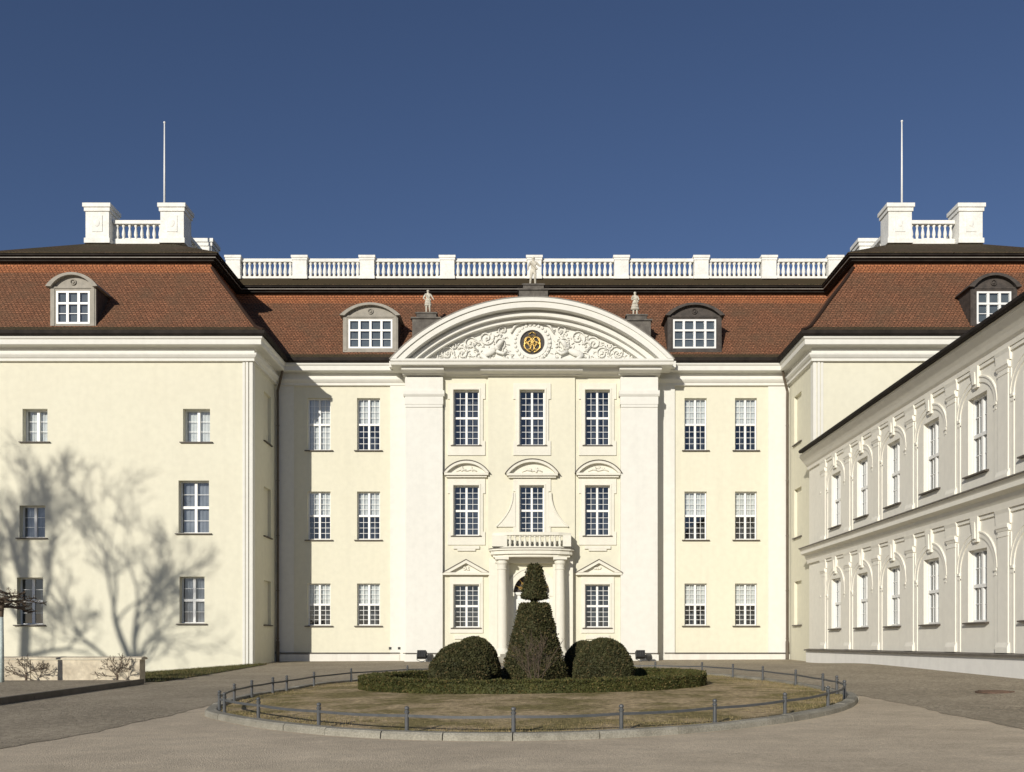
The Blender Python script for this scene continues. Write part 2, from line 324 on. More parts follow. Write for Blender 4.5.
def window(T, u0, u1, z0, z1, parent, recess=.25, tiers=2, rows=4, gc=2, leaves=2, blind=0, split=.5, sill=True, label=None, name='window', bar=.11, sillm='sill', cur='curtain', room=.9):
    f = MB(); o = .065
    a, b = recess-.035, recess+.05
    f.box(T, u0, u0+o, a, b, z0, z1); f.box(T, u1-o, u1, a, b, z0, z1)
    f.box(T, u0+o, u1-o, a, b, z0, z0+o); f.box(T, u0+o, u1-o, a, b, z1-o, z1)
    tz = [z0+o]+([z0+(z1-z0)*split] if tiers == 2 else [])+[z1-o]
    if tiers == 2: f.box(T, u0+o, u1-o, a-.02, b-.01, tz[1]-bar/2, tz[1]+bar/2)
    ws = [u0+o+(u1-u0-2*o)*k/leaves for k in range(leaves+1)]
    for k in range(1, leaves): f.box(T, ws[k]-bar/2, ws[k]+bar/2, a-.008, b-.004, z0+o, z1-o)
    rr = rows if isinstance(rows, (list, tuple)) else [rows]*tiers
    for k in range(leaves):
        l0 = ws[k]+(bar/2 if k else 0); l1 = ws[k+1]-(bar/2 if k < leaves-1 else 0)
        for g in range(1, gc):
            x = l0+(l1-l0)*g/gc; f.box(T, x-.011, x+.011, recess+.002, recess+.032, z0+o, z1-o)
    for t in range(len(tz)-1):
        y0 = tz[t]+(bar/2 if t else 0); y1 = tz[t+1]-(bar/2 if t < len(tz)-2 else 0)
        for g in range(1, rr[t]):
            y = y0+(y1-y0)*g/rr[t]; f.box(T, u0+o, u1-o, recess+.004, recess+.028, y-.011, y+.011)
    w = f.build(name, 'frame', parent, label=label)
    g = MB(); g.poly([T(u0+o/2, recess+.016, z0+o/2), T(u1-o/2, recess+.016, z0+o/2), T(u1-o/2, recess+.016, z1-o/2), T(u0+o/2, recess+.016, z1-o/2)])
    g.build('pane', 'glass', w)
    if sill:
        s = MB(); s.ext_u(T, u0-.14, u1+.14, [(-.13,z0-.07), (-.13,z0-.025), (recess-.03,z0+.012), (recess-.03,z0-.07)]); s.build('sill', sillm, w)
    if blind:
        c = MB(); zb = z1-(z1-z0)*blind; n = 24
        for k in range(n):
            ua, ub = u0+(u1-u0)*k/n, u0+(u1-u0)*(k+1)/n
            da, db = recess+.13+.02*math.sin(k*1.9), recess+.13+.02*math.sin((k+1)*1.9)
            c.poly([T(ua,da,zb), T(ub,db,zb), T(ub,db,z1), T(ua,da,z1)])
        c.build('curtain', cur, w)
    # room behind
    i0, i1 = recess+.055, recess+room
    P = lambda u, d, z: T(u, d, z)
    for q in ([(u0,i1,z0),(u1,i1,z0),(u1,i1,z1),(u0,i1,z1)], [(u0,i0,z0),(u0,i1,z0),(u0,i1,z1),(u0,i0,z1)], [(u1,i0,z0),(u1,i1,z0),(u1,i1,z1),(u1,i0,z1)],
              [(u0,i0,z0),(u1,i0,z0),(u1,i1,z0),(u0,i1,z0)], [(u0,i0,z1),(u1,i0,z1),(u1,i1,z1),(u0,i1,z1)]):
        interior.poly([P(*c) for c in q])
    return w
def offset_path(path, off):
    out = []; n = len(path)
    for i, p in enumerate(path):
        ns = []
        for a, b in ((i-1, i), (i, i+1)):
            if a >= 0 and b < n:
                d = (Vector(path[b])-Vector(path[a])).normalized(); ns.append(Vector((d.y, -d.x)))
        mm = ns[0] if len(ns) == 1 else (ns[0]+ns[1])/(1+ns[0].dot(ns[1]))
        out.append(Vector(p)+mm*off)
    return out
def sweep(mb, path, prof, m=0, closed=True, ms=None, cap=True):
    """prof: (outward, z)"""
    rows = [offset_path(path, o) for o, z in prof]; k = len(prof)
    L = [0]
    for i in range(1, k): L.append(L[-1]+math.hypot(prof[i][0]-prof[i-1][0], prof[i][1]-prof[i-1][1]))
    for j in range(k if closed else k-1):
        j2 = (j+1) % k
        for i in range(len(path)-1):
            pts = [(*rows[j][i], prof[j][1]), (*rows[j][i+1], prof[j][1]), (*rows[j2][i+1], prof[j2][1]), (*rows[j2][i], prof[j2][1])]
            uv = None
            if not closed:
                d = (Vector(path[i+1])-Vector(path[i])).normalized(); w = lambda p: p[0]*d.x+p[1]*d.y
                uv = [(w(pts[0]), L[j]), (w(pts[1]), L[j]), (w(pts[2]), L[j+1]), (w(pts[3]), L[j+1])]
            mb.poly(pts, ms[j] if ms else m, uv)
    if closed and cap:
        for i in (0, len(path)-1): mb.poly([(*rows[j][i], prof[j][1]) for j in range(k)], m)

# ================================================================== PALACE
YM, YP, YR, YC = 52.0, 47.5, 51.0, 50.88       # planes: main wall, pavilion front, centre projection, its middle bay
XL, XR = -13.8, 14.29
XLO, XRO = -31.4, 31.9
XC = .25
palace = thing('palace', 'cream three-storey baroque palace with white arched pediment and brown tiled mansard roofs', 'palace', (XC, YM, .7))
TM, TP, TR, TC = front(YM), front(YP), front(YR), front(YC)
TOPZ = 16.7

# main wall openings (px left, px right, py top, py bottom)
def hole(px0, px1, py0, py1, Y): return (X_(px0, Y), X_(px1, Y), Z_(py1, Y), Z_(py0, Y))
mainw = []
for a, b in ((307.5,330.5), (357,380), (684.5,706.8), (735,757)):
    for r, (c, d) in enumerate(((398,450), (491.5,539.5), (583.5,625.5))):
        mainw.append((hole(a, b, c, d, YM), r, a))
mb = MB(); wall_grid(mb, TM, XL, XR, -.5, TOPZ, [h for h, r, a in mainw], .34)
mb.build('wall', 'cream', palace, label='cream rendered wall of the middle block between the pavilions')
for h, r, a in mainw:
    window(TM, *h, palace, blind=(.97 if (r == 0 and a < 320) else .5), recess=.24)
# corner strips and the flat strips beside the centre projection
for a, b in ((XL+.003, X_(294, YM)), (X_(768, YM), XR-.003)):
    mb = MB(); mb.box(TM, a, b, -.06, .2, .3, 15.75); mb.build('corner_strip', 'white', palace)
for a, b in ((390.5, 408), (654, 674.5)):
    mb = MB(); mb.box(TM, X_(a, YM), X_(b, YM), -.12, .2, .3, 15.78); mb.build('pilaster', 'white', palace)
for a, b in ((XL+.01, X_(400, YM)), (X_(664, YM), XR-.01)):
    mb = MB(); mb.ext_u(TM, a, b, [(.1,-.4), (-.16,-.4), (-.16, Z_(654.5, YM)), (-.05, Z_(653, YM)), (.1, Z_(653, YM))]); mb.build('plinth', 'plinth', palace)
    mb = MB(); mb.box(TM, a, b, -.20, -.055, Z_(653.3, YM), Z_(652.5, YM)); mb.build('plinth_flashing', 'sill', palace)

# cornice of the whole front (a mitred sweep)
path = [(XLO, 66), (XLO, YP), (XL, YP), (XL, YM), (XR, YM), (XR, YP), (XRO, YP), (XRO, 66)]
cor = [(-.2,16.82), (.70,16.82), (.70,16.72), (.63,16.66), (.63,16.43), (.58,16.40), (.16,16.40), (.16,16.13), (.30,16.11), (.30,16.02), (.23,15.92), (.16,15.86), (.16,15.74), (-.2,15.70)]
mb = MB(); sweep(mb, path, cor); mb.build('cornice', 'white', palace)
mb = MB(); sweep(mb, path, [(.0,16.83), (.80,16.83), (.86,16.9), (.86,17.06), (.6,17.12), (0,17.12)]); mb.build('gutter', 'eave', palace)
# mansard roof
prof = [(.80,17.06), (.58,17.16), (.22,17.42), (-.25,18.0), (-1.2,19.25), (-2.35,20.7), (-2.75,21.25), (-3.0,21.6), (-3.12,21.95)]
ms = [2,2,0,0,0,0,1,1]
mb = MB(); sweep(mb, path, prof, closed=False, ms=ms)
mb.build('roof', ['tile', 'tile_new', 'tile_dark'], palace, label='steep reddish brown tiled mansard slope')
# hip tiles on the outer corners
for c in (2, 5):
    mb = MB(); mb.tube([(*offset_path(path, o)[c], z+.03) for o, z in prof[:8]], .085, 8); mb.build('hip_tiles', 'tile_new', palace)
# dark upper cornice of the roof
uc = [(-3.5,21.88), (-3.0,21.88), (-2.86,21.93), (-2.86,22.0), (-2.74,22.04), (-2.74,22.12), (-2.62,22.16), (-2.62,22.25), (-3.5,22.28)]
mb = MB(); sweep(mb, path, uc); mb.build('upper_cornice', 'eave', palace)
mb = MB(); sweep(mb, path, [(-2.9,22.045), (-2.71,22.045), (-2.71,22.085), (-2.9,22.085)]); mb.build('roof_edging', 'lead', palace)
up = [(-2.58,22.24), (-2.58,22.29), (-6.4,24.33), (-6.9,24.4)]
mb = MB(); sweep(mb, path, up, closed=False)
ofs = offset_path(path, -6.9)
def uvp(pts, m=0): mb.poly(pts, m, [(p[0], p[1]) for p in pts])
uvp([(XLO+6.9, 54.4, 24.4), (ofs[2].x, 54.4, 24.4), (ofs[2].x, 66, 24.4), (XLO+6.9, 66, 24.4)])
uvp([(ofs[5].x, 54.4, 24.4), (XRO-6.9, 54.4, 24.4), (XRO-6.9, 66, 24.4), (ofs[5].x, 66, 24.4)])
uvp([(ofs[2].x, 58.9, 24.4), (ofs[5].x, 58.9, 24.4), (ofs[5].x, 66, 24.4), (ofs[2].x, 66, 24.4)])
mb.build('upper_roof', 'tile_dark', palace, label='shallow dark upper roof')
mb = MB(); mb.box(front(0), XLO+.05, XRO-.05, 65.6, 66, -.5, 24.1); mb.build('rear_wall', 'cream', palace)

# pavilions
lw = []
for (a, b, c, d, t, rows) in ((22.5,47.5,408.8,441.4,1,3), (183,210,408.8,441.6,1,3), (19.5,45,505.5,537.5,1,3), (178.5,209,480.5,533,2,2), (17,43,577.5,624.5,2,2), (179.5,204.5,576.6,623.3,2,2)):
    lw.append((hole(a, b, c, d, YP), t, rows))
mb = MB(); wall_grid(mb, TP, XLO, XL, -.8, TOPZ, [h for h, *_ in lw], .5); mb.poly([(XLO,YP,-.8), (XLO,66,-.8), (XLO,66,TOPZ), (XLO,YP,TOPZ)])
mb.build('wall', 'cream', palace, label='cream rendered front wall of the left pavilion with bare tree shadows')
for h, t, rows in lw: window(TP, *h, palace, recess=.38, tiers=t, rows=rows, gc=1, bar=.13, cur=('curtain' if t == 1 and h[2] > 9 else 'net'), blind=(0 if h[3] < 5 and h[0] < -22 else .97))
mb = MB(); wall_grid(mb, TP, XR, XRO, -.8, TOPZ, [], .3); mb.poly([(XRO,YP,-.8), (XRO,66,-.8), (XRO,66,TOPZ), (XRO,YP,TOPZ)])
mb.build('wall', 'cream', palace, label='cream rendered front wall of the right pavilion above the wing roof')
for T, Xs, lab in ((face_e(XL), -1, 'left'), (face_w(XR), 1, 'right')):
    hs = [(49.65, 51.0, Z_(b, 50.3), Z_(a, 50.3)) for a, b in ((394,443), (488,537), (581,625))]
    mb = MB(); wall_grid(mb, T, YP, YM, -.8, TOPZ, hs, .22)
    mb.build('wall', 'cream', palace, label=f'cream side wall of the {lab} pavilion with three blind windows')
    for h in hs:
        mb = MB(); mb.box(T, h[0]-.02, h[1]+.02, .16, .26, h[2]-.02, h[3]+.02); w = mb.build('blind_window', 'cream', palace)
        mb = MB(); mb.ext_u(T, h[0]-.1, h[1]+.1, [(-.1,h[2]-.05), (-.1,h[2]), (.15,h[2]+.03), (.15,h[2]-.05)]); mb.build('sill', 'sill', w)
# corner strips of the pavilions
for T, T2, Xc, sgn in ((TP, face_e(XL), XL, -1), (TP, face_w(XR), XR, 1)):
    mb = MB()
    for q0, q1, dd_ in ((.0, .12, .05), (.17, .29, .075), (.34, .46, .05)):
        a = sorted((Xc+sgn*q0, Xc+sgn*q1)); mb.box(TP, a[0], a[1], -dd_, .1, -.2, 15.72)
    mb.box(T2, YP-.047, YP+.38, -.045, .1, -.2, 15.718)
    mb.build('corner_strip', 'white', palace)
# downpipes
for sgn, Xc in ((1, XL), (-1, XR)):
    mb = MB(); x = Xc+sgn*.16
    mb.tube([(Xc+sgn*.55, 51.3, 16.95), (Xc+sgn*.55, 51.35, 16.55), (Xc+sgn*.42, 51.5, 16.1), (x, 51.75, 15.4), (x, 51.78, 14.8), (x, 51.78, .5)], .07, 8)
    for z in (13.5, 10.5, 7.5, 4.5, 1.9): mb.lathe((x, 51.78, z), [(.085,0), (.085,.06)], 8)
    mb.lathe((x, 51.78, .55), [(.095,0), (.095,1.2), (.075,1.25)], 8)
    mb.build('downpipe', 'pipe', palace, smooth=False)

# balustrades
def baluster(mb, c, h, r=.105):
    mb.lathe(c, [(r*.9,0), (r*.9,h*.07), (r*.55,h*.1), (r*.75,h*.2), (r,h*.33), (r*.85,h*.5), (r*.5,h*.72), (r*.45,h*.8), (r*.75,h*.86), (r*.85,h*.92), (r*.85,h)], 10)
def pedestal(mb, cx, cy, w, d, z0, z1, cap=.1, panel=False):
    T = front(0); x0, x1, y0, y1 = cx-w/2, cx+w/2, cy-d/2, cy+d/2; ch = (z1-z0)*.09
    mb.box(T, x0, x1, y0, y1, z0, z1-ch*2)
    mb.box(T, x0-cap*.5, x1+cap*.5, y0-cap*.5, y1+cap*.5, z0-.02, z0+ch*1.3)
    mb.box(T, x0-cap*.5, x1+cap*.5, y0-cap*.5, y1+cap*.5, z1-ch*2.2, z1-ch*1.1)
    mb.box(T, x0-cap, x1+cap, y0-cap, y1+cap, z1-ch*1.1, z1)
    if panel:
        mb.box(T, x0+w*.28, x1-w*.28, y0-.035, y0+.1, z0+(z1-z0)*.28, z1-(z1-z0)*.3)
        mb.blob((cx, y0-.03, z0+(z1-z0)*.5), (w*.13,.05,w*.17), n=10)
YB = 55.1; zb0, zb1 = Z_(279.5, YB), Z_(257.5, YB)
bal = MB(); pcs = [X_(p, YB) for p in (234.5, 300.7, 367.8, 447.6, 534.3, 621, 700.5, 768, 834)]
for i in range(8):
    a, b = pcs[i]+.42, pcs[i+1]-.42
    bal.box(front(0), a, b, YB-.13, YB+.13, zb0, zb0+.14); bal.box(front(0), a, b, YB-.15, YB+.15, zb1-.30, zb1-.12)
balo = bal.build('balustrade', 'stone_white', palace, label='long white stone balustrade along the middle roof')
for i, x in enumerate(pcs):
    mb = MB(); pedestal(mb, x, YB, .82, .62, zb0-.05, zb1, .07); mb.build('pedestal', 'stone_white', balo)
for i in range(8):
    a, b = pcs[i]+.45, pcs[i+1]-.45; n = (10, 11, 12, 13, 13, 12, 11, 10)[i]
    for k in range(n):
        mb = MB(); baluster(mb, (a+(b-a)*(k+.5)/n, YB, zb0+.14), zb1-.30-zb0-.14, .115); mb.build('baluster', 'stone_white', balo, smooth=True)
mb = MB(); mb.box(front(0), pcs[0]-.5, pcs[-1]+.5, YB-.24, YB+.4, 22.3, zb0-.02); mb.build('balustrade_base', 'tile_dark', balo)
extra = MB()
for lab, xs in (('left', (X_(102, 54.3), X_(176, 54.3))), ('right', (X_(896, 54.3), X_(966, 54.3)))):
    y0, y1 = 54.3, 59.0; z0, z1 = 24.3, Z_(202, 53.5)
    bb = MB(); a, b = xs[0]+.72, xs[1]-.72; zt = Z_(221.5, 54.3); zbm = Z_(240, 54.3)
    bb.box(front(0), a, b, y0-.16, y0+.16, 24.0, zbm); bb.box(front(0), a, b, y0-.18, y0+.18, zt-.2, zt)
    for x in xs:
        bb.box(face_w(x), y0+.7, y1-.7, -.16, .16, 24.0, zbm); bb.box(face_w(x), y0+.7, y1-.7, -.18, .18, zt-.2, zt)
        for k in range(7): baluster(extra, (x, y0+.7+(y1-y0-1.4)*(k+.5)/7, zbm), zt-.2-zbm)
    bb.box(front(0), a, b, y1-.16, y1+.16, 24.0, zbm); bb.box(front(0), a, b, y1-.18, y1+.18, zt-.2, zt)
    o = bb.build('balustrade', 'stone_white', palace, label=f'white roof balustrade square on the {lab} pavilion')
    for x in xs:
        for y in (y0, y1):
            mb = MB(); pedestal(mb, x, y, 1.32, 1.2, z0, z1, .13, panel=True); mb.build('pedestal', 'stone_white', o)
    n = 8
    for k in range(n):
        mb = MB(); baluster(mb, (a+(b-a)*(k+.5)/n, y0, zbm), zt-.2-zbm); mb.build('baluster', 'stone_white', o, smooth=True)
o = extra.build('balusters', 'stone_white', palace, smooth=True); o['kind'] = 'stuff'

# dormers
def dormer(uc, w, z0, z1, Yf, arch, nleaf, rows, lab, mat_='dormer', depth=3.2):
    """w,z0,z1: white window size; arch: rise of hood above window"""
    T = front(Yf); hw = w/2; o = .30
    body = MB(); zt = z1+.18; R0 = hw+o
    def arcpts(r_extra, n=14, drop=0):
        half = R0+r_extra; rise = arch+r_extra*.4; rad = (half*half+rise*rise)/(2*rise); a0 = math.asin(min(1, half/rad))
        return [(uc+rad*math.sin(-a0+2*a0*k/n), zt-drop+rise-rad+rad*math.cos(-a0+2*a0*k/n)) for k in range(n+1)]
    # cheeks (dark slate) and front boards
    ck = [(uc-R0, z0-.25)]+arcpts(0)+[(uc+R0, z0-.25)]
    body.ext_d(T, .12, depth, ck, 1)
    body.box(T, uc-R0, uc-hw, -.02, .14, z0-.2, zt, 0); body.box(T, uc+hw, uc+R0, -.02, .14, z0-.2, zt, 0)
    body.box(T, uc-R0+.06, uc-hw-.08, -.05, .1, z0-.1, zt-.05, 0); body.box(T, uc+hw+.08, uc+R0-.06, -.05, .1, z0-.1, zt-.05, 0)
    body.box(T, uc-hw, uc+hw, -.02, .14, z0-.2, z0, 0); body.box(T, uc-hw, uc+hw, -.02, .14, z1, zt, 0)
    body.box(T, uc-R0, uc+R0, -.06, .1, zt-.06, zt+.02, 0)
    body.ext_d(T, .02, .14, arcpts(-.04), 0)
    d = body.build('dormer', [mat_, 'slate'], palace, label=lab)
    hd = MB(); ou, inn = arcpts(.16), arcpts(-.1)
    inn = [(x, z-.02) for x, z in inn]
    for k in range(len(ou)-1):
        hd.ext_d(T, -.22, depth-.1, [ou[k], ou[k+1], inn[k+1], inn[k]])
    hd.build('hood', mat_, d)
    k = MB(); kz = zt+.05+min(.42, arch-.2)/2
    k.tube([(uc+.13*math.cos(2*math.pi*q/16), Yf-.02, kz+.13*math.sin(2*math.pi*q/16)) for q in range(17)], .03, 6, cap=False); k.blob((uc, Yf-.01, kz), (.07,.04,.07), n=8)
    k.build('hood_ornament', mat_, d)
    f = MB(); b = .09
    f.box(T, uc-hw+.002, uc-hw+b, -.03, .07, z0+.002, z1-.002); f.box(T, uc+hw-b, uc+hw-.002, -.03, .07, z0+.002, z1-.002)
    f.box(T, uc-hw+b, uc+hw-b, -.03, .07, z0+.002, z0+b); f.box(T, uc-hw+b, uc+hw-b, -.03, .07, z1-b, z1-.002)
    for q in range(1, nleaf):
        x = uc-hw+w*q/nleaf; f.box(T, x-.06, x+.06, -.025, .065, z0+b, z1-b)
    zz = z0+(z1-z0)*.62; f.box(T, uc-hw+b, uc+hw-b, -.04, .06, zz-.05, zz+.05)
    f.box(T, uc-hw+b, uc+hw-b, .01, .04, z0+(z1-z0)*.32-.015, z0+(z1-z0)*.32+.015)
    f.build('dormer_window', 'frame', d)
    g = MB(); g.poly([T(uc-hw,.03,z0), T(uc+hw,.03,z0), T(uc+hw,.03,z1), T(uc-hw,.03,z1)]); g.build('pane', 'glass', d)
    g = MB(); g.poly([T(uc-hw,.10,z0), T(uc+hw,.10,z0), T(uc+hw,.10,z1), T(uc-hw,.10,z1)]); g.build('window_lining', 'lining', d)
def dm(px0, px1, py0, py1, Yf, **k):
    dormer((X_(px0, Yf)+X_(px1, Yf))/2, X_(px1, Yf)-X_(px0, Yf), Z_(py1, Yf), Z_(py0, Yf), Yf, **k)
dm(56.5, 90, 291, 324, 47.35, arch=.62, nleaf=3, rows=3, lab='arched dormer on the left pavilion roof')
dm(348.5, 392.5, 319.5, 348.5, 51.9, arch=.62, nleaf=4, rows=3, lab='arched dormer left of the pediment')
dm(673, 716, 319.5, 348.5, 51.9, arch=.62, nleaf=4, rows=3, lab='arched dormer right of the pediment', mat_='slate')
dm(976.5, 1011, 291.5, 324, 47.35, arch=.62, nleaf=3, rows=3, lab='arched dormer on the right pavilion roof', mat_='slate')

# ---------------- centre projection
ra, rb = X_(405.5, YR), X_(657.5, YR)
cw = []
for (a, b) in ((453.5,479), (585,609.8)):
    for (c, d) in ((390,445), (485.5,535.5), (584.5,627.5)): cw.append(hole(a, b, c, d, YR))
ca, cb = X_(488, YC), X_(575, YC)
for q, (a, b, e, lab) in enumerate(((ra, ca+.01, ra, 'left'), (cb-.01, rb, rb, 'right'))):
    mb = MB(); wall_grid(mb, TR, a, b, -.5, 16.9, [h for h in cw if (h[0] < 0) == (q == 0)], .34)
    mb.poly([TR(e,0,-.5), TR(e,1.1,-.5), TR(e,1.1,16.9), TR(e,0,16.9)]); mb.build('wall', 'cream', palace, label=f'cream wall of the centre projection {lab} of the portal')
cc = [hole(519.5, 544.5, 390, 445, YC), hole(519.5, 544, 485.5, 535, YC), (X_(513.5,YC), X_(549.5,YC), -.4, Z_(574.5,YC))]
mb = MB(); wall_grid(mb, TC, ca, cb, -.5, 16.9, cc, .34)
for x in (ca, cb): mb.poly([TC(x,0,-.5), TC(x,.13,-.5), TC(x,.13,16.9), TC(x,0,16.9)])
mb.build('wall', 'cream', palace, label='cream middle bay wall above the portal')
for h in cw: window(TR, *h, palace, recess=.24, room=.7)
for h in cc[:2]: window(TC, *h, palace, recess=.24, room=.8, sill=(h is cc[0]))

# giant pilasters
def pil(px0, px1):
    a, b = X_(px0, YR), X_(px1, YR); T = TR
    mb = MB(); mb.box(T, a, b, -.24, .1, .75, 15.9); mb.box(T, a-.05, b+.05, -.30, .1, -.3, 1.05)
    mb.box(T, a+.0, b-.0, -.285, .1, Z_(407,YR-.3), Z_(404.5,YR-.3)); 
    z1, z2 = Z_(396,YR-.3), Z_(390.5,YR-.3)
    mb.ext_u(T, a-.1, b+.1, [(.1,z1), (-.30,z1), (-.36,z1+.1), (-.36,z2), (.1,z2)])
    mb.box(T, a-.03, b+.03, -.27, .1, Z_(404,YR-.3), z1-.01)
    mb.box(T, a-.02, b+.02, -.28, .1, z2+.01, 15.85)
    mb.build('pilaster', 'white', palace)
pil(406, 443); pil(620.3, 657)
# entablature under the pediment: one band stepping forward over pilasters and middle bay
ez0, ez1 = Z_(374.5, YR-.4), Z_(365, YR-.5)
def ent(u0, u1, p):
    mb = MB(); mb.ext_u(TR, u0, u1, [(.1,ez0-.02), (-p-.10,ez0), (-p-.14,ez0+.06), (-p-.50,ez0+.10), (-p-.58,ez0+.14), (-p-.60,ez0+.32), (-p-.80,ez0+.40), (-p-.84,ez1+.02), (.1,ez1+.02)])
    return mb.build('entablature', 'white', palace)
ent(X_(403.5,YR), X_(445,YR), .28); ent(X_(445,YR)+.002, X_(481,YR)-.002, 0.05); ent(X_(481,YR), X_(582,YR), .17); ent(X_(582,YR)+.002, X_(618,YR)-.002, 0.05); ent(X_(618,YR), X_(659.5,YR), .28)
mb = MB(); mb.box(TR, X_(392,YM), X_(673,YM), -.04, .95, ez1+.02, ez1+.35); mb.build('frieze', 'white', palace)

# segmental pediment
YF = 49.75; TF = front(YF)
tl, tr, ty, ay = X_(390, YF), X_(674, YF), Z_(359, YF), Z_(297, YF)
pc = (tl+tr)/2; hwid = (tr-tl)/2; rise = ay-ty; rad = (hwid**2+rise**2)/(2*rise); zc = ay-rad
def arcring(r0, r1, d0, d1, name, mtl, n=56, zcut=None, parent=palace, label=None):
    mb = MB(); zcut = ty if zcut is None else zcut
    def pts(r):
        a = math.acos(max(-1, min(1, (zcut-zc)/r))); return [(pc+r*math.sin(-a+2*a*k/n), zc+r*math.cos(-a+2*a*k/n)) for k in range(n+1)]
    o, i = pts(r0), pts(r1)
    for k in range(n): mb.ext_d(front(0), d0, d1, [o[k], o[k+1], i[k+1], i[k]])
    bm = MB(); bm.v, bm.f, bm.m = mb.v, mb.f, mb.m
    return bm.build(name, mtl, parent, label=label)
zt = ty+.02
ped = arcring(rad, rad-.20, YF, 53.6, 'pediment', 'white', zcut=zt, label='white segmental pediment with carved relief')
arcring(rad-.201, rad-.50, YF+.08, 51.3, 'arch_moulding', 'white', zcut=zt, parent=ped)
arcring(rad-.501, rad-.60, YF+.62, 51.3, 'arch_moulding', 'white', zcut=zt, parent=ped)
arcring(rad-.601, rad-.80, YF+.50, 51.3, 'arch_moulding', 'white', zcut=zt, parent=ped)
arcring(rad-.801, rad-1.02, YF+.78, 51.3, 'arch_moulding', 'white', zcut=zt, parent=ped)
arcring(rad+.05, rad+.001, YF-.02, 53.6, 'metal_capping', 'lead', zcut=zt-.01, parent=ped)
mb = MB()
def tpts(r, n=40):
    a = math.acos((zt-zc)/r); return [(pc+r*math.sin(-a+2*a*k/n), zc+r*math.cos(-a+2*a*k/n)) for k in range(n+1)]
mb.ext_d(front(0), 50.92, 51.4, tpts(rad-1.0)); mb.build('tympanum', 'white', ped)
mb = MB(); mb.ext_u(TF, tl+.02, tr-.02, [(1.6,ty+.03), (.0,ty+.03), (0,ty-.08), (.06,ty-.12), (.1,ty-.26), (1.0,ty-.28), (1.6,ty-.28)]); mb.build('cornice', 'white', ped)
# carved relief
YT = 50.92; r2 = random.Random(3)
def spiral(cx, cz, r, turns, sgn, a0, th, n=26):
    pts, rs = [], []
    for k in range(n+1):
        t = k/n; a = a0+sgn*turns*2*math.pi*t; q = r*(1-t*.86)
        pts.append((cx+q*math.cos(a), YT-.05-.05*math.sin(t*3), cz+q*math.sin(a))); rs.append(th*(1-.45*t))
    rel.tube(pts, rs, 6)
    rel.blob((cx, YT-.06, cz), (th*1.5, th*1.3, th*1.5), n=8)
def leaf(cx, cz, a, l, w):
    rot = Matrix.Rotation(-a, 3, 'Y')
    rel.blob((cx+math.cos(a)*l*.5, YT-.05, cz+math.sin(a)*l*.5), (l*.55, w*.75, w*.42), n=8, rot=rot)
def zmax(x): return zc+math.sqrt(max(0, (rad-1.08)**2-(x-pc)**2))
for s in (-1, 1):
    X0 = pc; rel = MB()
    for (dx, dz, r, t, sg) in ((5.35,.42,.36,1.4,1), (4.55,.62,.42,1.5,-1), (3.75,.62,.34,1.3,1), (3.3,1.15,.36,1.4,-1), (2.45,1.45,.42,1.5,1), (1.75,1.15,.34,1.3,-1), (4.2,.98,.22,1.2,1), (2.85,.42,.28,1.2,-1), (1.55,1.85,.26,1.3,1), (1.35,.42,.26,1.2,-1)):
        spiral(X0+s*dx, zt+dz, r, t, s*sg, r2.uniform(0, 6.28), .042)
        for _ in range(10):
            a = r2.uniform(0, 6.28); x, z = X0+s*dx+math.cos(a)*r*1.05, zt+dz+math.sin(a)*r*1.05
            if zt+.08 < z < zmax(x)-.12: leaf(x, z, a+r2.uniform(-.8, .8), r2.uniform(.10, .22), r2.uniform(.035, .065))
    # a reclining beast facing the roundel
    rel.blob((X0+s*2.35, YT-.12, zt+.62), (.5,.14,.19), rot=Matrix.Rotation(s*.35, 3, 'Y'))
    rel.blob((X0+s*1.85, YT-.16, zt+.92), (.19,.14,.17)); rel.tube([(X0+s*1.85,YT-.16,zt+.9), (X0+s*1.65,YT-.2,zt+1.2), (X0+s*1.5,YT-.18,zt+1.28)], [.15,.12,.05], 8)
    rel.tube([(X0+s*1.9,YT-.15,zt+.7), (X0+s*1.55,YT-.2,zt+.55), (X0+s*1.3,YT-.15,zt+.75)], [.1,.075,.045], 7)
    rel.tube([(X0+s*2.7,YT-.15,zt+.5), (X0+s*2.4,YT-.22,zt+.25), (X0+s*2.0,YT-.18,zt+.14)], [.14,.09,.05], 7)
    rel.tube([(X0+s*2.9,YT-.1,zt+.7), (X0+s*3.15,YT-.12,zt+1.0), (X0+s*2.95,YT-.12,zt+1.25), (X0+s*2.75,YT-.1,zt+1.1)], [.06,.05,.045,.03], 6)
    for _ in range(120):
        dx = r2.uniform(1.1, 6.0); x = X0+s*dx; z = zt+r2.uniform(.08, .95)*(zmax(x)-zt-.12)
        if zmax(x)-zt > .35: leaf(x, z, r2.uniform(0, 6.28), r2.uniform(.08, .2), r2.uniform(.03, .06))
    rel.build('relief_carving', 'white', ped, smooth=True)
mc = (X_(532.3, YT), Z_(342.3, YT-.1))
def ringY(mbx, cx, y, cz, r0, r1, d, n=32):
    for k in range(n):
        a, b = 2*math.pi*k/n, 2*math.pi*(k+1)/n
        P = lambda r, t: (cx+r*math.cos(t), cz+r*math.sin(t))
        mbx.ext_d(front(0), y-d, y, [P(r0,a), P(r0,b), P(r1,b), P(r1,a)])
mb = MB(); ringY(mb, mc[0], YT, mc[1], .66, .84, .12); ringY(mb, mc[0], YT, mc[1], .84, 1.02, .07)
for k in range(26):
    a = 2*math.pi*k/26; mb.blob((mc[0]+.93*math.cos(a), YT-.1, mc[1]+.93*math.sin(a)), (.09,.07,.09), n=6)
md = mb.build('roundel', 'white', ped, label='white wreathed ring around the dark roundel')
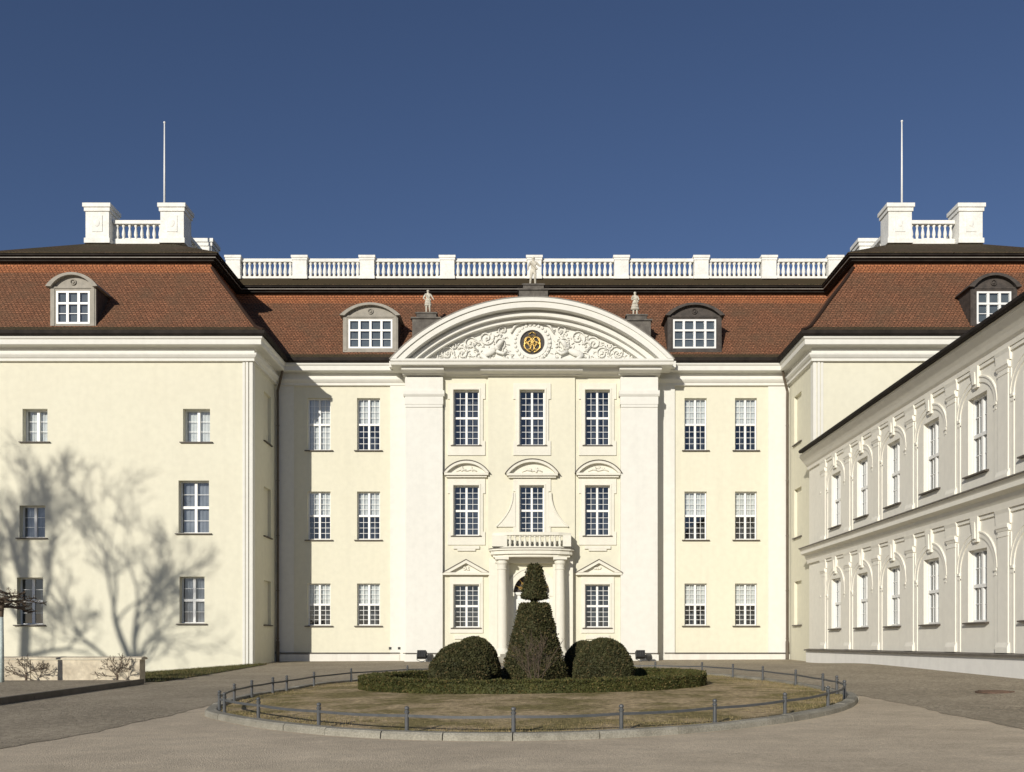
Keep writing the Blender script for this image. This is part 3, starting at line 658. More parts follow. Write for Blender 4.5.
mb = MB(); mb.ext_d(front(0), YT-.03, YT+.05, [(mc[0]+.66*math.cos(2*math.pi*k/36), mc[1]+.66*math.sin(2*math.pi*k/36)) for k in range(36)]); mb.build('dark_disc', 'bronze', md)
# gilded monogram under a small crown
mb = MB(); gy = YT-.09
for s in (-1, 1):
    def cv(pl, r=.03): mb.tube([(mc[0]+s*x, gy, mc[1]+z) for x, z in pl], r, 6)
    circ = lambda cx, cz, q, a0, a1, n=14: [(cx+q*math.cos(a0+(a1-a0)*k/n), cz+q*math.sin(a0+(a1-a0)*k/n)) for k in range(n+1)]
    cv(circ(.22,.08,.2,-1.2,4.2)); cv(circ(.25,-.19,.19,-3.6,2.0)); cv(circ(.12,-.05,.12,0,6.28)); cv(circ(0,-.1,.42,-1.4,.9), .034)
    cv([(0,-.46), (.10,-.3), (.2,-.02), (.06,.2), (0,.26)]); cv([(.34,.1), (.2,-.12), (.06,-.34), (.16,-.42)])
    cv([(.03,.33), (.16,.33), (.19,.44), (.1,.5), (0,.56)], .028)
mb.build('monogram', 'gold', md, smooth=True)
mb = MB()                                          # stone crown over the ring
for k in range(5):
    a = -1+k*.5; mb.tube([(mc[0]+.14*a, YT-.1, mc[1]+1.0), (mc[0]+.30*a, YT-.14, mc[1]+1.18), (mc[0]+.06*a, YT-.14, mc[1]+1.36)], .05, 6)
mb.box(front(YT), mc[0]-.26, mc[0]+.26, -.14, .05, mc[1]+.95, mc[1]+1.03); mb.blob((mc[0], YT-.12, mc[1]+1.4), (.07,.06,.07))
for s in (-1, 1):
    mb.tube([(mc[0]+s*.3,YT-.1,mc[1]+1.0), (mc[0]+s*.6,YT-.12,mc[1]+1.08), (mc[0]+s*.95,YT-.1,mc[1]+.85), (mc[0]+s*1.15,YT-.1,mc[1]+.5)], [.07,.08,.07,.04], 6)
mb.build('stone_crown', 'white', ped, smooth=True)

# window surrounds, hoods
def frame_plate(mb, T, px0, px1, py0, py1, hol, Y, d=.07, ears=.0):
    a, b, z0, z1 = X_(px0,Y), X_(px1,Y), Z_(py1,Y), Z_(py0,Y); h = hol
    mb.box(T, a, h[0]-.002, -d, .1, z0, z1); mb.box(T, h[1]+.002, b, -d, .1, z0, z1)
    mb.box(T, h[0]-.002, h[1]+.002, -d, .1, h[3]+.002, z1); mb.box(T, h[0]-.002, h[1]+.002, -d, .1, z0, h[2]-.08)
    if ears:
        for (zz0, zz1) in ((z1-(z1-z0)*.22, z1), (z0, z0+(z1-z0)*.2)):
            mb.box(T, a-ears, a-.001, -d, .1, zz0, zz1); mb.box(T, b+.001, b+ears, -d, .1, zz0, zz1)
    i = .09
    mb.box(T, h[0]-i, h[0]-.004, -d-.035, .1, h[2]-.0, h[3]+i); mb.box(T, h[1]+.004, h[1]+i, -d-.035, .1, h[2]-.0, h[3]+i); mb.box(T, h[0]-.004, h[1]+.004, -d-.035, .1, h[3]+.004, h[3]+i)
for (T, Y, cx, hs) in ((TR, YR, 466.5, [h for h in cw if h[0] < 0]), (TC, YC, 532, None), (TR, YR, 597.5, [h for h in cw if h[0] > 0])):
    rows = ((0,383.5,455.5), (1,479,545), (2,577,633)) if hs else ((0,383.5,455.5), (1,479,536))
    for r, p0, p1 in rows:
        h = hs[r] if hs else cc[r]
        mb = MB(); frame_plate(mb, T, cx-16.5, cx+16.5, p0, p1, h, Y, ears=.12 if r != 2 else 0)
        if r == 1 and hs: mb.box(T, X_(cx-13,Y), X_(cx+13,Y), -.11, .1, Z_(549,Y), Z_(546,Y)); mb.box(T, X_(cx-9,Y), X_(cx+9,Y), -.1, .1, Z_(551,Y), Z_(549,Y)-.002)
        if r == 2: mb.box(T, X_(cx-12,Y), X_(cx+12,Y), -.10, .1, Z_(639,Y), Z_(635,Y))
        mb.build('window_surround', 'trim', palace)
def hood_arc(T, Y, cx, hwpx, pyb, pyt):
    u, hw, zb_, zt_ = X_(cx,Y-.3), hwpx*Y/F, Z_(pyb,Y-.2), Z_(pyt,Y-.2); rs = zt_-zb_; rd = (hw*hw+rs*rs)/(2*rs); n = 18
    def ap(q, zcut): 
        a = math.acos(max(-1, min(1, (zcut-(zt_-rd))/(rd-q)))); return [(u+(rd-q)*math.sin(-a+2*a*k/n), zt_-rd+(rd-q)*math.cos(-a+2*a*k/n)) for k in range(n+1)]
    mb = MB(); o, i = ap(0, zb_), ap(.13, zb_)
    for k in range(n): mb.ext_d(T, -.34, .05, [o[k], o[k+1], i[k+1], i[k]])
    mb.ext_d(T, -.08, .05, ap(.13, zb_)); mb.box(T, u-hw+.03, u+hw-.03, -.32, .05, zb_-.12, zb_-.002); mb.box(T, u-hw+.12, u+hw-.12, -.2, .05, zb_-.22, zb_-.122)
    w = mb.build('hood_moulding', 'trim', palace)
    mb = MB(); mb.ext_d(T, -.36, .05, [*ap(-.03, zb_), *ap(-.002, zb_)[::-1]]) if False else None
    c = MB()
    for k in range(7): c.blob((u+r2.uniform(-.3,.3), T(0,-.1,0)[1], zb_+.2+r2.uniform(-.07,.12)), (.1,.07,.06), n=6, rot=Matrix.Rotation(r2.uniform(0,3), 3, 'Y'))
    for s in (-1, 1): c.tube([(u, T(0,-.1,0)[1], zb_+.15), (u+s*.3, T(0,-.12,0)[1], zb_+.22), (u+s*.55, T(0,-.1,0)[1], zb_+.1)], [.06,.05,.03], 6)
    c.build('hood_carving', 'trim', w, smooth=True)
    fl = MB()
    o2, i2 = ap(-.05, zb_-.01), ap(-.002, zb_-.01)
    for k in range(n): fl.ext_d(T, -.37, .0, [o2[k], o2[k+1], i2[k+1], i2[k]])
    fl.build('hood_flashing', 'sill', w)
hood_arc(TR, YR, 466.3, 22.5, 473, 461); hood_arc(TC, YC, 532.2, 26, 473.5, 459.8); hood_arc(TR, YR, 598.5, 22.5, 473, 461)
for cx in (466, 599):
    u, hw, zb_, zt_ = X_(cx,YR-.3), 23*YR/F, Z_(572.5,YR-.2), Z_(560,YR-.2); T = TR
    mb = MB(); mb.box(T, u-hw, u+hw, -.3, .05, zb_-.13, zb_)
    for s in (-1, 1): mb.ext_d(T, -.33, .05, [(u+s*hw, zb_+.001), (u, zt_), (u, zt_-.17), (u+s*(hw-.35), zb_+.001)])
    mb.ext_d(T, -.07, .05, [(u-hw+.3, zb_+.002), (u, zt_-.16), (u+hw-.3, zb_+.002)])
    w = mb.build('hood_moulding', 'trim', palace)
    fl = MB()
    for s in (-1, 1): fl.ext_d(T, -.36, 0, [(u+s*(hw+.04), zb_+.003), (u, zt_+.05), (u, zt_+.002), (u+s*hw, zb_-.02)])
    fl.build('hood_flashing', 'sill', w)
    c = MB()
    for k in range(6): c.blob((u+r2.uniform(-.22,.22), YR-.1, zb_+.18+r2.uniform(-.05,.1)), (.09,.06,.05), n=6, rot=Matrix.Rotation(r2.uniform(0,3), 3, 'Y'))
    c.build('hood_carving', 'trim', w, smooth=True)
# sweeping volutes beside the balcony window
for s in (-1, 1):
    mb = MB(); n = 12
    crv = [(532+s*(19+17*(k/n)**2.2), 493+34*(k/n)) for k in range(n+1)]
    pl = [(X_(x,YC), Z_(y,YC)) for x, y in crv]+[(X_(532+s*16.6,YC), Z_(527,YC)), (X_(532+s*16.6,YC), Z_(493,YC))]
    mb.ext_d(TC, -.10, .05, pl)
    rm = [(X_(x,YC), YC-.11, Z_(y,YC)) for x, y in crv]; mb.tube(rm, .045, 6)
    mb.build('volute', 'trim', palace)
# ---------------- portal and balcony
portal = MB(); YBk = 49.55
bl, br_ = X_(491, YBk), X_(572, YBk); bc = (bl+br_)/2; zf = Z_(549.5, YBk); hb = (br_-bl)/2
def plan(ex, n=9):
    """balcony outline: straight sides, gently bowed front, rounded corners"""
    pts = [(bl-ex, YC+.0), (bl-ex, YBk+.55-ex*0)]
    for k in range(n):
        t = -1+2*k/(n-1); pts.append((bc+(hb+ex-.18)*t, YBk+.42-ex-.42*(1-t*t)**.6*(1)-.0))
    return pts+[(br_+ex, YBk+.55), (br_+ex, YC)]
def slab(mbx, ex, z0, z1): 
    p = plan(ex); mbx.prism([(x,y,z0) for x,y in p], [(x,y,z1) for x,y in p])
slab(portal, .04, zf-.22, zf-.02); slab(portal, .12, zf-.021+.0, zf+.07) ; slab(portal, -.08, zf-.36, zf-.221)
slf = MB(); slab(slf, .15, zf+.0705, zf+.10)
balc = portal.build('balcony', 'trim', palace, label='white bowed balcony over the portal')
slf.build('balcony_flashing', 'flash', balc)
zr = Z_(531.8, YBk)
mb = MB(); p = plan(-.04)
q = plan(-.30)
for lo, hi in ((zr-.16, zr), (zf+.072, zf+.18)):
    for k in range(len(p)-1): mb.prism([(*p[k],lo),(*p[k+1],lo),(*q[k+1],lo),(*q[k],lo)], [(*p[k],hi),(*p[k+1],hi),(*q[k+1],hi),(*q[k],hi)])
for x0, x1 in ((bl+.04, X_(507,YBk)), (X_(563,YBk), br_-.04)):
    mb.box(front(0), x0, x1, YBk+.2, YBk+.5, zf+.185, zr-.165)
for s, x in ((-1, bl+.04), (1, br_-.26)): mb.box(front(0), x, x+.22, YBk+.5, YC, zf+.185, zr-.165)
mb.build('rail', 'trim', balc)
for k in range(11):
    x = X_(510,YBk)+(X_(560,YBk)-X_(510,YBk))*k/10; t = (x-bc)/(hb-.2)
    mb = MB(); baluster(mb, (x, YBk+.60-.42*(1-t*t)**.6, zf+.18), zr-.16-zf-.18, .085); mb.build('baluster', 'trim', balc, smooth=True)
# columns with pilasters behind, entablature, arch
pw = MB()
for s, cxp in ((-1, 502), (1, 560)):
    x = X_(cxp, 49.9); gzv = gz(x, 50)
    c = MB(); zt_ = zf-.38
    c.lathe((x, 49.95, gzv-.05), [(.40,0), (.40,.55), (.35,.6), (.31,.68), (.275,.76), (.265,1.2), (.255,(zt_-gzv)*.6), (.225,zt_-gzv-.62), (.26,zt_-gzv-.56), (.225,zt_-gzv-.52), (.24,zt_-gzv-.35), (.29,zt_-gzv-.25), (.29,zt_-gzv-.12)], 20)
    c.box(front(0), x-.36, x+.36, 49.6, 50.3, zt_-.13, zt_-.002); c.box(front(0), x-.46, x+.46, 49.5, 50.4, gzv-.3, gzv+.32)
    c.build('portal_column', 'trim', palace, smooth=False)
    pw.box(TC, x-.36-(.35 if s < 0 else 0), x+.36+(.35 if s > 0 else 0), -.32, .1, -.3, zf-.37)
pw.box(TC, X_(497,YC)-.1, X_(567,YC)+.1, -.40, .1, zf-.62, zf-.365)
hx0, hx1, hz = cc[2][0], cc[2][1], cc[2][3]; rr = (hx1-hx0)/2; hcx = (hx0+hx1)/2; zs = hz-rr
n = 20; top = [(hx0-.02, zs)]+[(hcx-rr*math.cos(math.pi*k/n), zs+rr*math.sin(math.pi*k/n)) for k in range(n+1)]+[(hx1+.02, zs)]
for k in range(n):
    a, b = math.pi*k/n, math.pi*(k+1)/n; P = lambda r, t: (hcx-r*math.cos(t), zs+r*math.sin(t))
    pw.ext_d(TC, .0, .3, [P(rr,a), P(rr,b), (P(rr,b)[0], hz+.02), (P(rr,a)[0], hz+.02)])
    pw.ext_d(TC, -.14, .05, [P(rr,a), P(rr,b), P(rr+.3,b), P(rr+.3,a)])
    pw.ext_d(TC, -.18, .05, [P(rr+.3,a), P(rr+.3,b), P(rr+.38,b), P(rr+.38,a)])
for s, x in ((-1, hx0), (1, hx1)):
    a, b = sorted((x, x+s*.34)); pw.box(TC, a, b, -.14, .05, -.3, zs-.2); pw.box(TC, a-.04, b+.04, -.2, .05, zs-.2, zs)
pw.box(TC, hcx-.17, hcx+.17, -.26, .05, hz-.1, hz+.45)
pw.build('portal', 'trim', palace, label='white arched portal behind the clipped yew')
mb = MB(); zd = zs-.12
mb.box(TC, hx0, hx1, .12, .2, zd, zd+.14); mb.box(TC, hx0, hx0+.1, .14, .2, gz(0,50), zd); mb.box(TC, hx1-.1, hx1, .14, .2, gz(0,50), zd)
mb.box(TC, hx0+.1, hcx-.015, .2, .26, gz(0,50), zd); mb.box(TC, hcx+.015, hx1-.1, .2, .26, gz(0,50), zd)
for s in (-1, 1):
    for z0, z1 in ((1.1,2.0), (2.2,zd-.25)): mb.box(TC, hcx+s*.48-.3, hcx+s*.48+.3, .17, .2, z0, z1)
dr = mb.build('door', 'door', palace)
mb = MB(); mb.lathe((hcx+.1, YC+.15, 1.75), [(.03,0),(.03,.14)], 8); mb.build('handle', 'gold', dr)
mb = MB(); mb.box(TC, hx0, hx1, .27, .31, gz(0,50)-.2, hz); mb.build('fanlight_ground', 'bronze', dr)
mb = MB()
for k in range(1, 8):
    a = math.pi*k/8; mb.tube([(hcx, YC+.2, zs+.05), (hcx-rr*.55*math.cos(a), YC+.19, zs+rr*.55*math.sin(a)), (hcx-rr*.98*math.cos(a+.04), YC+.2, zs+rr*.98*math.sin(a+.04))], .022, 6)
    mb.tube([(hcx-rr*(.62+.14*math.cos(t))*math.cos(a+.12*math.sin(t)), YC+.19, zs+rr*(.62+.14*math.cos(t))*math.sin(a+.12*math.sin(t))) for t in [j*.7 for j in range(10)]], .02, 5)
mb.tube([(hcx-rr*.35*math.cos(math.pi*k/10), YC+.19, zs+rr*.35*math.sin(math.pi*k/10)) for k in range(11)], .025, 6)
mb.build('gilded_fanlight_grille', 'gold', dr)
mb = MB(); g0 = gz(0, 49)
for k in range(3): mb.box(front(0), X_(496,50)-.1*0+.25-.3*k*0-.35*k, X_(567,50)+.35*k-.25, 49.0-.36*k, 50.7, g0-.3, g0+.42-.14*k)
mb.build('steps', 'granite', palace)
# small vents and the plinth of the projection
for px in (390.5, 399.5):
    mb = MB(); mb.box(TM, X_(px-1.3,YM), X_(px+1.3,YM), -.135, 0, Z_(649.5,YM), Z_(647,YM)); mb.build('wall_vent', 'black', palace)
for a, b in ((X_(443,YR)+.06, ca), (cb, X_(620,YR)-.06)):
    mb = MB(); mb.ext_u(TR, a, b, [(.1,-.4), (-.12,-.4), (-.12,Z_(654,YR)), (-.03,Z_(652.8,YR)), (.1,Z_(652.8,YR))]); mb.build('plinth', 'plinth', palace)
for a, b in ((ra-.1, ra+2.1), (rb-2.1, rb+.1)):
    mb = MB(); mb.box(TR, a, b, -.34, -.28, Z_(653.6,YR), Z_(652.8,YR)); mb.build('plinth_flashing', 'sill', palace)
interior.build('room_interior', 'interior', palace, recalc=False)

# ================================================================== WING (lower building on the right)
XW = 14.0; YE = 47.3; Y0 = 12.0
wing = thing('wing_building', 'lower cream grey two-storey wing with arched bays along the right of the courtyard', 'building', (XW+4, 30, .7))
TW = face_w(XW); interior = MB()
bays = [43.2-3.4*k for k in range(10)]; bays = [b for b in bays if b > Y0+1]
LZ0, LZ1, UZ0, UZ1 = 2.36, 4.62, 7.0, 9.42
holes = []
for b in bays: holes += [(b-.62, b+.62, LZ0, LZ1), (b-.62, b+.62, UZ0, UZ1)]
mb = MB(); wall_grid(mb, TW, Y0, YE, -.5, 11.0, holes, .3)
mb.poly([(XW,YE,-.5), (XW+11,YE,-.5), (XW+11,YE,11), (XW,YE,11)]); mb.poly([(XW,Y0,-.5), (XW+11,Y0,-.5), (XW+11,Y0,11), (XW,Y0,11)]); mb.poly([(XW+11,Y0,-.5), (XW+11,YE,-.5), (XW+11,YE,11), (XW+11,Y0,11)])
mb.build('wall', 'wing', wing)
for i, b in enumerate(bays):
    window(TW, b-.62, b+.62, LZ0, LZ1, wing, recess=.2, rows=2, gc=2, cur='net', blind=0 if i % 2 else .5); window(TW, b-.62, b+.62, UZ0, UZ1, wing, recess=.2, rows=2, gc=2, cur='net', blind=.97 if i % 3 else .5)
interior.build('room_interior', 'interior', wing, recalc=False)
mb = MB(); mb.ext_u(TW, Y0, YE+.01, [(.1,-.5), (-.16,-.5), (-.16,1.30), (.1,1.30)]); mb.build('plinth', 'wing_plinth', wing)
mb = MB(); mb.ext_u(TW, Y0, YE+.01, [(.05,1.302), (-.27,1.302), (-.27,1.36), (.05,1.41)]); mb.build('plinth_flashing', 'flash', wing)
mb = MB()
mb.ext_u(TW, Y0, YE, [(.05,5.62), (-.10,5.62), (-.13,5.8), (-.20,5.9), (-.22,6.0), (-.42,6.08), (-.42,6.22), (-.5,6.34), (.05,6.34)]); mb.build('cornice', 'wing', wing)
mb = MB(); mb.ext_u(TW, Y0, YE, [(.05,6.342), (-.54,6.342), (-.54,6.385), (.05,6.46)]); mb.build('cornice_flashing', 'flash', wing)
mb = MB(); mb.ext_u(TW, Y0, YE, [(.05,10.28), (-.08,10.28), (-.1,10.42), (-.18,10.5), (-.26,10.62), (-.5,10.92), (-.52,11.0), (.05,11.0)]); mb.build('eaves_cornice', 'wing', wing)
mb = MB(); mb.tube([(XW-.62, Y0, 11.08), (XW-.62, 46.7, 11.08)], .09, 8); mb.box(TW, Y0, 46.68, -.56, .0, 11.0, 11.09); mb.build('gutter', 'eave', wing)
mb = MB()
for (p, q, uvs) in (((XW-.6, 11.12), (XW+5.2, 14.2), 0), ((XW+11.4, 11.0), (XW+5.2, 14.2), 0)):
    L_ = math.hypot(q[0]-p[0], q[1]-p[1]); mb.poly([(p[0],Y0-.3,p[1]), (p[0],46.9,p[1]), (q[0],46.9,q[1]), (q[0],Y0-.3,q[1])], 0, [(Y0,0), (46.9,0), (46.9,L_), (Y0,L_)])
mb.poly([(XW,46.9,11), (XW+11,46.9,11), (XW+5.2,46.9,14.15)], 0, [(0,0),(11,0),(5,3)])
mb.build('roof', 'tile_dark', wing)
TWR = lambda u, d, z: TW(u, d*.72 if d < 0 else d, z)
for (zb_, spr, zcap, ztop, win) in ((1.41, 3.86, 4.98, 5.62, LZ1), (6.46, 8.82, 9.72, 10.28, UZ1)):
    edges = [bays[0]+1.7]+[b-1.7 for b in bays]
    for e in edges:
        if e < Y0+.4 or e > YE: continue
        mb = MB(); w = .30
        mb.box(TWR, e-w, e+w, -.085, .05, zb_, zcap); mb.box(TWR, e-w-.12, e+w+.12, -.045, .05, zb_, zcap-.05)
        mb.ext_u(TWR, e-w-.06, e+w+.06, [(.05,zb_), (-.16,zb_), (-.16,zb_+.16), (-.13,zb_+.22), (-.09,zb_+.30), (.05,zb_+.30)])
        mb.ext_u(TWR, e-w-.06, e+w+.06, [(.05,zcap), (-.10,zcap), (-.13,zcap+.07), (-.16,zcap+.1), (-.16,zcap+.2), (.05,zcap+.2)]); mb.box(TWR, e-w-.02, e+w+.02, -.105, .05, zcap-.16, zcap-.11)
        for s in (-1, 1):                                  # imposts at both flanks
            a, c = sorted((e+s*(w+.121), e+s*(w+.27))); mb.box(TWR, a, c, -.04, .05, zb_, spr); mb.box(TWR, a-.01, c+.01, -.08, .05, spr, spr+.09); mb.box(TWR, a, c, -.06, .05, spr-.14, spr-.09)
        mb.ext_u(TWR, e-w-.12, e+w+.12, [(.05,zcap+.202), (-.085,zcap+.202), (-.10,zcap+.3), (-.11,ztop-.12), (-.16,ztop-.002), (.05,ztop-.002)])
        mb.build('pilaster', 'wing', wing)
    for b in bays:
        mb = MB(); ra_ = 1.13; n = 18; sp = spr+.09; ry = win+.36-sp
        for k in range(n):
            a, c = math.pi*k/n, math.pi*(k+1)/n; P = lambda r, t: (b-r*math.cos(t), sp+(r-ra_+ry)*math.sin(t))
            mb.ext_d(TWR, -.045, .05, [P(ra_,a), P(ra_,c), P(ra_+.15,c), P(ra_+.15,a)]); mb.ext_d(TWR, -.075, .05, [P(ra_+.15,a), P(ra_+.15,c), P(ra_+.20,c), P(ra_+.20,a)])
        kz0 = sp+ry-.14
        mb.prism([TWR(b-.15,-.11,kz0), TWR(b+.15,-.11,kz0), TWR(b+.25,-.17,ztop-.004), TWR(b-.25,-.17,ztop-.004)], [TWR(b-.15,.05,kz0), TWR(b+.15,.05,kz0), TWR(b+.25,.05,ztop-.004), TWR(b-.25,.05,ztop-.004)])
        mb.box(TWR, b-.08, b+.08, -.19, -.10, kz0+.1, ztop-.16)
        mb.build('arch_surround', 'wing', wing)
        for q0, q1 in ((b+.26, b+1.27), (b-1.27, b-.26)):
            mb = MB(); mb.box(TWR, q0, q1, -.07, .05, ztop-.12, ztop-.006); mb.build('entablature_moulding', 'wing', wing)

# ================================================================== statues, flagpoles, floodlights
def human(name, label, x, y, z, H, pose, group=None):
    """one skinned figure; pose = joint offsets in head-scaled units (x right, y back, z up), 1 = body height"""
    J = dict(pelvis=(0,0,.52), waist=(.0,0,.62), chest=(0,-.005,.75), neck=(0,0,.85), head=(0,-.01,.90), crown=(0,0,.97),
             ls=(-.105,0,.80), le=(-.15,.0,.64), lh=(-.10,-.08,.54), rs=(.105,0,.80), re=(.15,0,.64), rh=(.19,-.03,.50),
             lk=(-.06,-.03,.28), lf=(-.07,0,.03), lt=(-.08,-.07,.015), lhip=(-.055,0,.49), rk=(.07,-.05,.28), rf=(.08,.03,.03), rt=(.10,-.04,.015), rhip=(.055,0,.49))
    J.update(pose.get('J', {}))
    rad_ = dict(pelvis=.075, waist=.065, chest=.085, neck=.032, head=.055, crown=.045, ls=.042, le=.03, lh=.022, rs=.042, re=.03, rh=.022, lk=.042, lf=.028, lt=.02, lhip=.062, rk=.042, rf=.028, rt=.02, rhip=.062)
    E = [('pelvis','waist'), ('waist','chest'), ('chest','neck'), ('neck','head'), ('head','crown'), ('chest','ls'), ('ls','le'), ('le','lh'), ('chest','rs'), ('rs','re'), ('re','rh'),
         ('pelvis','lhip'), ('lhip','lk'), ('lk','lf'), ('lf','lt'), ('pelvis','rhip'), ('rhip','rk'), ('rk','rf'), ('rf','rt')]
    names = list(J); me = bpy.data.meshes.new(name); me.from_pydata([tuple(c*H for c in J[k]) for k in names], [(names.index(a), names.index(b)) for a, b in E], [])
    o = bpy.data.objects.new(name, me); COL.objects.link(o); o.location = (x, y, z); WL[o.name] = Vector((x,y,z))
    sk = o.modifiers.new('Skin', 'SKIN'); sk.use_smooth_shade = True
    me.materials.append(M['statue'])
    for i, k in enumerate(names):
        d = me.skin_vertices[0].data[i]; d.radius = (rad_[k]*H*1.05,)*2; d.use_root = (k == 'pelvis')
    ss = o.modifiers.new('Sub', 'SUBSURF'); ss.levels = 2; ss.render_levels = 2
    props(o, label, 'statue', group)
    # drapery, hair and plinth as child parts
    dp = MB(); pr = pose.get('skirt')
    if pr:
        z0, r0, r1 = pr; nn = 18; rings = []
        for t in (0, .35, .7, 1):
            rings.append([((r0+(r1-r0)*t)*(1+.14*math.sin(q*7+t*2))*math.cos(2*math.pi*q/nn)*H+x, (r0+(r1-r0)*t)*.8*(1+.14*math.sin(q*7))*math.sin(2*math.pi*q/nn)*H+y, z+(.60-(.60-z0)*t)*H) for q in range(nn)])
        for a in range(3): dp.prism(rings[a], rings[a+1])
    for q in range(7):
        t = q/6; dp.blob((x+(-.09+.20*t)*H, y-.06*H, z+(.79-.22*t)*H), (.035*H,.045*H,.04*H), n=6)
    w = dp.build('drapery', 'statue', o, smooth=True)
    hb_ = MB(); hb_.blob((x, y+.008*H, z+.955*H), (.058*H,.062*H,.045*H), n=10); hb_.blob((x, y-.062*H, z+.915*H), (.012*H,.02*H,.018*H), n=6); hb_.build('hair', 'statue', o, smooth=True)
    return o
def pedblock(cx, cy, w, d, z0, z1, label):
    mb = MB(); T = front(0); mb.box(T, cx-w/2, cx+w/2, cy-d/2, cy+d/2, z0, z1-.34); mb.box(T, cx-w/2-.08, cx+w/2+.08, cy-d/2-.08, cy+d/2+.08, z1-.42, z1-.34+.0)
    mb.box(T, cx-w*.36, cx+w*.36, cy-d*.38, cy+d*.38, z1-.339, z1); mb.box(T, cx-w*.40, cx+w*.40, cy-d*.42, cy+d*.42, z1-.1, z1-.03)
    return mb.build('statue_pedestal', 'pedestal', palace, label=label)
YS = 52.3
xs, zsL = X_(428, YS), Z_(314.5, YS); pedblock(xs-.05, YS, 1.5, 1.1, 17.2, zsL, 'dark stone block under the left statue')
human('statue', 'pale stone statue standing left of the pediment with one hand on its hip', xs, YS, zsL, 1.36, dict(skirt=(.34,.10,.13), J=dict(lh=(-.06,-.03,.56), le=(-.19,.0,.66), rh=(.24,-.02,.58), re=(.19,0,.67))), 'roof statues')
xs, zsR = X_(635, YS), Z_(316.5, YS); pedblock(xs+.05, YS, 1.5, 1.1, 17.2, zsR, 'dark stone block under the right statue')
human('statue', 'pale stone statue in a knee-length tunic standing right of the pediment', xs, YS, zsR, 1.36, dict(skirt=(.26,.09,.16), J=dict(lh=(.03,-.09,.70), le=(-.14,-.02,.66), rh=(.08,-.1,.62), re=(.16,0,.66))), 'roof statues')
YS2 = 51.6; xs, zsC = X_(533.3, YS2), Z_(286.5, YS2); pedblock(xs, YS2, 1.55, 1.2, 19.2, zsC, 'dark stone block on top of the pediment')
human('statue', 'pale stone statue striding on its block at the top of the pediment', xs, YS2, zsC, 1.62, dict(J=dict(lh=(-.19,-.05,.52), le=(-.17,0,.66), rh=(.27,-.02,.68), re=(.19,0,.70), lk=(-.08,-.05,.27), lf=(-.11,.0,.03), lt=(-.13,-.06,.015), rk=(.06,-.02,.28), rf=(.07,.05,.03))), 'roof statues')
for (px, pt, lab) in ((164.5, 123.5, 'thin white flagpole on the left pavilion roof'), (899.8, 125, 'thin white flagpole on the right pavilion roof')):
    x = X_(px, 54.9); z0 = Z_(202, 53.5)-.02; z1 = Z_(pt, 54.9); mb = MB()
    yp = 54.9 if px < 500 else 54.6
    t = thing('flagpole', lab, 'flagpole', (x, yp, z0), 'flagpoles on the roof')
    mb.tube([(x,yp,z0), (x,yp,(z0+z1)/2), (x,yp,z1)], [.06,.05,.035], 8); mb.build('pole', 'frame', t, smooth=True)
    mb = MB(); mb.lathe((x,yp,z0), [(.13,0), (.13,.05), (.08,.08), (.08,.2)], 10); mb.build('base', 'lead', t)
    mb = MB(); mb.blob((x,yp,z1+.05), (.07,.07,.07)); mb.build('finial', 'frame', t, smooth=True)
def flood(px, py, w, kind, lab):
    Y = 49.7; x = X_(px, Y); g = gz(x, Y); zc_ = Z_(py, Y); t = thing('floodlight', lab, 'floodlight', (x, Y, g), 'floodlights by the facade')
    mb = MB()
    if kind == 'box':
        a = math.radians(-25); c, s = math.cos(a), math.sin(a)
        Tt = lambda u, d, z: (x+u, Y+d*c-z*s, zc_+d*s+z*c)
        mb.box(Tt, -w/2, w/2, -.12, .12, -.17, .2); mb.box(Tt, -w/2-.03, w/2+.03, .10, .15, -.2, .23)
        for k in range(5): mb.box(Tt, -w/2+.04+k*w*.2, -w/2+.07+k*w*.2, -.17, -.12, -.14, .17)
        h = mb.build('housing', 'black', t)
        mb = MB(); mb.box(Tt, -w/2+.03, w/2-.03, .151, .16, -.15, .18); mb.build('lens', 'lead', h)
    else:
        mb.tube([(x,Y-.2,zc_-.05), (x,Y-.05,zc_), (x,Y+.15,zc_+.06)], [.13,.17,.18], 14); h = mb.build('housing', 'black', t, smooth=False)
        mb = MB(); mb.tube([(x,Y+.15,zc_+.06), (x,Y+.17,zc_+.065)], [.16,.155], 14); mb.build('lens', 'lead', h)
    mb = MB(); mb.box(front(Y), -w*.1+x, w*.1+x, -.15, .15, g-.02, g+.05)
    for s in (-1, 1): mb.tube([(x+s*w*.1,Y,g+.03), (x+s*(w/2+.02),Y,g+.12), (x+s*(w/2+.02),Y,zc_)], .018, 6)
    mb.build('bracket', 'iron', t)
flood(421.7, 654.5, .46, 'box', 'square black floodlight left of the yews by the facade'); flood(430, 657.5, .3, 'round', 'small round floodlight next to the square one left of the yews')
flood(640.5, 654.5, .46, 'box', 'square black floodlight right of the yews by the facade'); flood(649, 657.5, .3, 'round', 'small round floodlight next to the square one right of the yews')

# ================================================================== GROUND
def sheet(name, label, xs_, ys_, off, mtl, kind='structure'):
    v = [(x, y, gz(x, y)+off) for y in ys_ for x in xs_]; nx = len(xs_)
    f = [(j*nx+i, j*nx+i+1, (j+1)*nx+i+1, (j+1)*nx+i) for j in range(len(ys_)-1) for i in range(nx-1)]
    me = bpy.data.meshes.new(name); me.from_pydata(v, [], f); me.materials.append(M[mtl]); me.shade_smooth()
    o = bpy.data.objects.new(name, me); COL.objects.link(o); props(o, label, None, None, kind); return o
fx = [-1500,-400,-120,-60,-40]+[-30+.35*k for k in range(150)]+[26,30,45,80,200,600,1500]
fy = [-600,-150,-50,-20]+[-8+.4*k for k in range(178)]+[70,90,140,300,800,2500]
sheet('ground', 'pale beige compacted gravel courtyard', fx, fy, -.007, 'gravel')
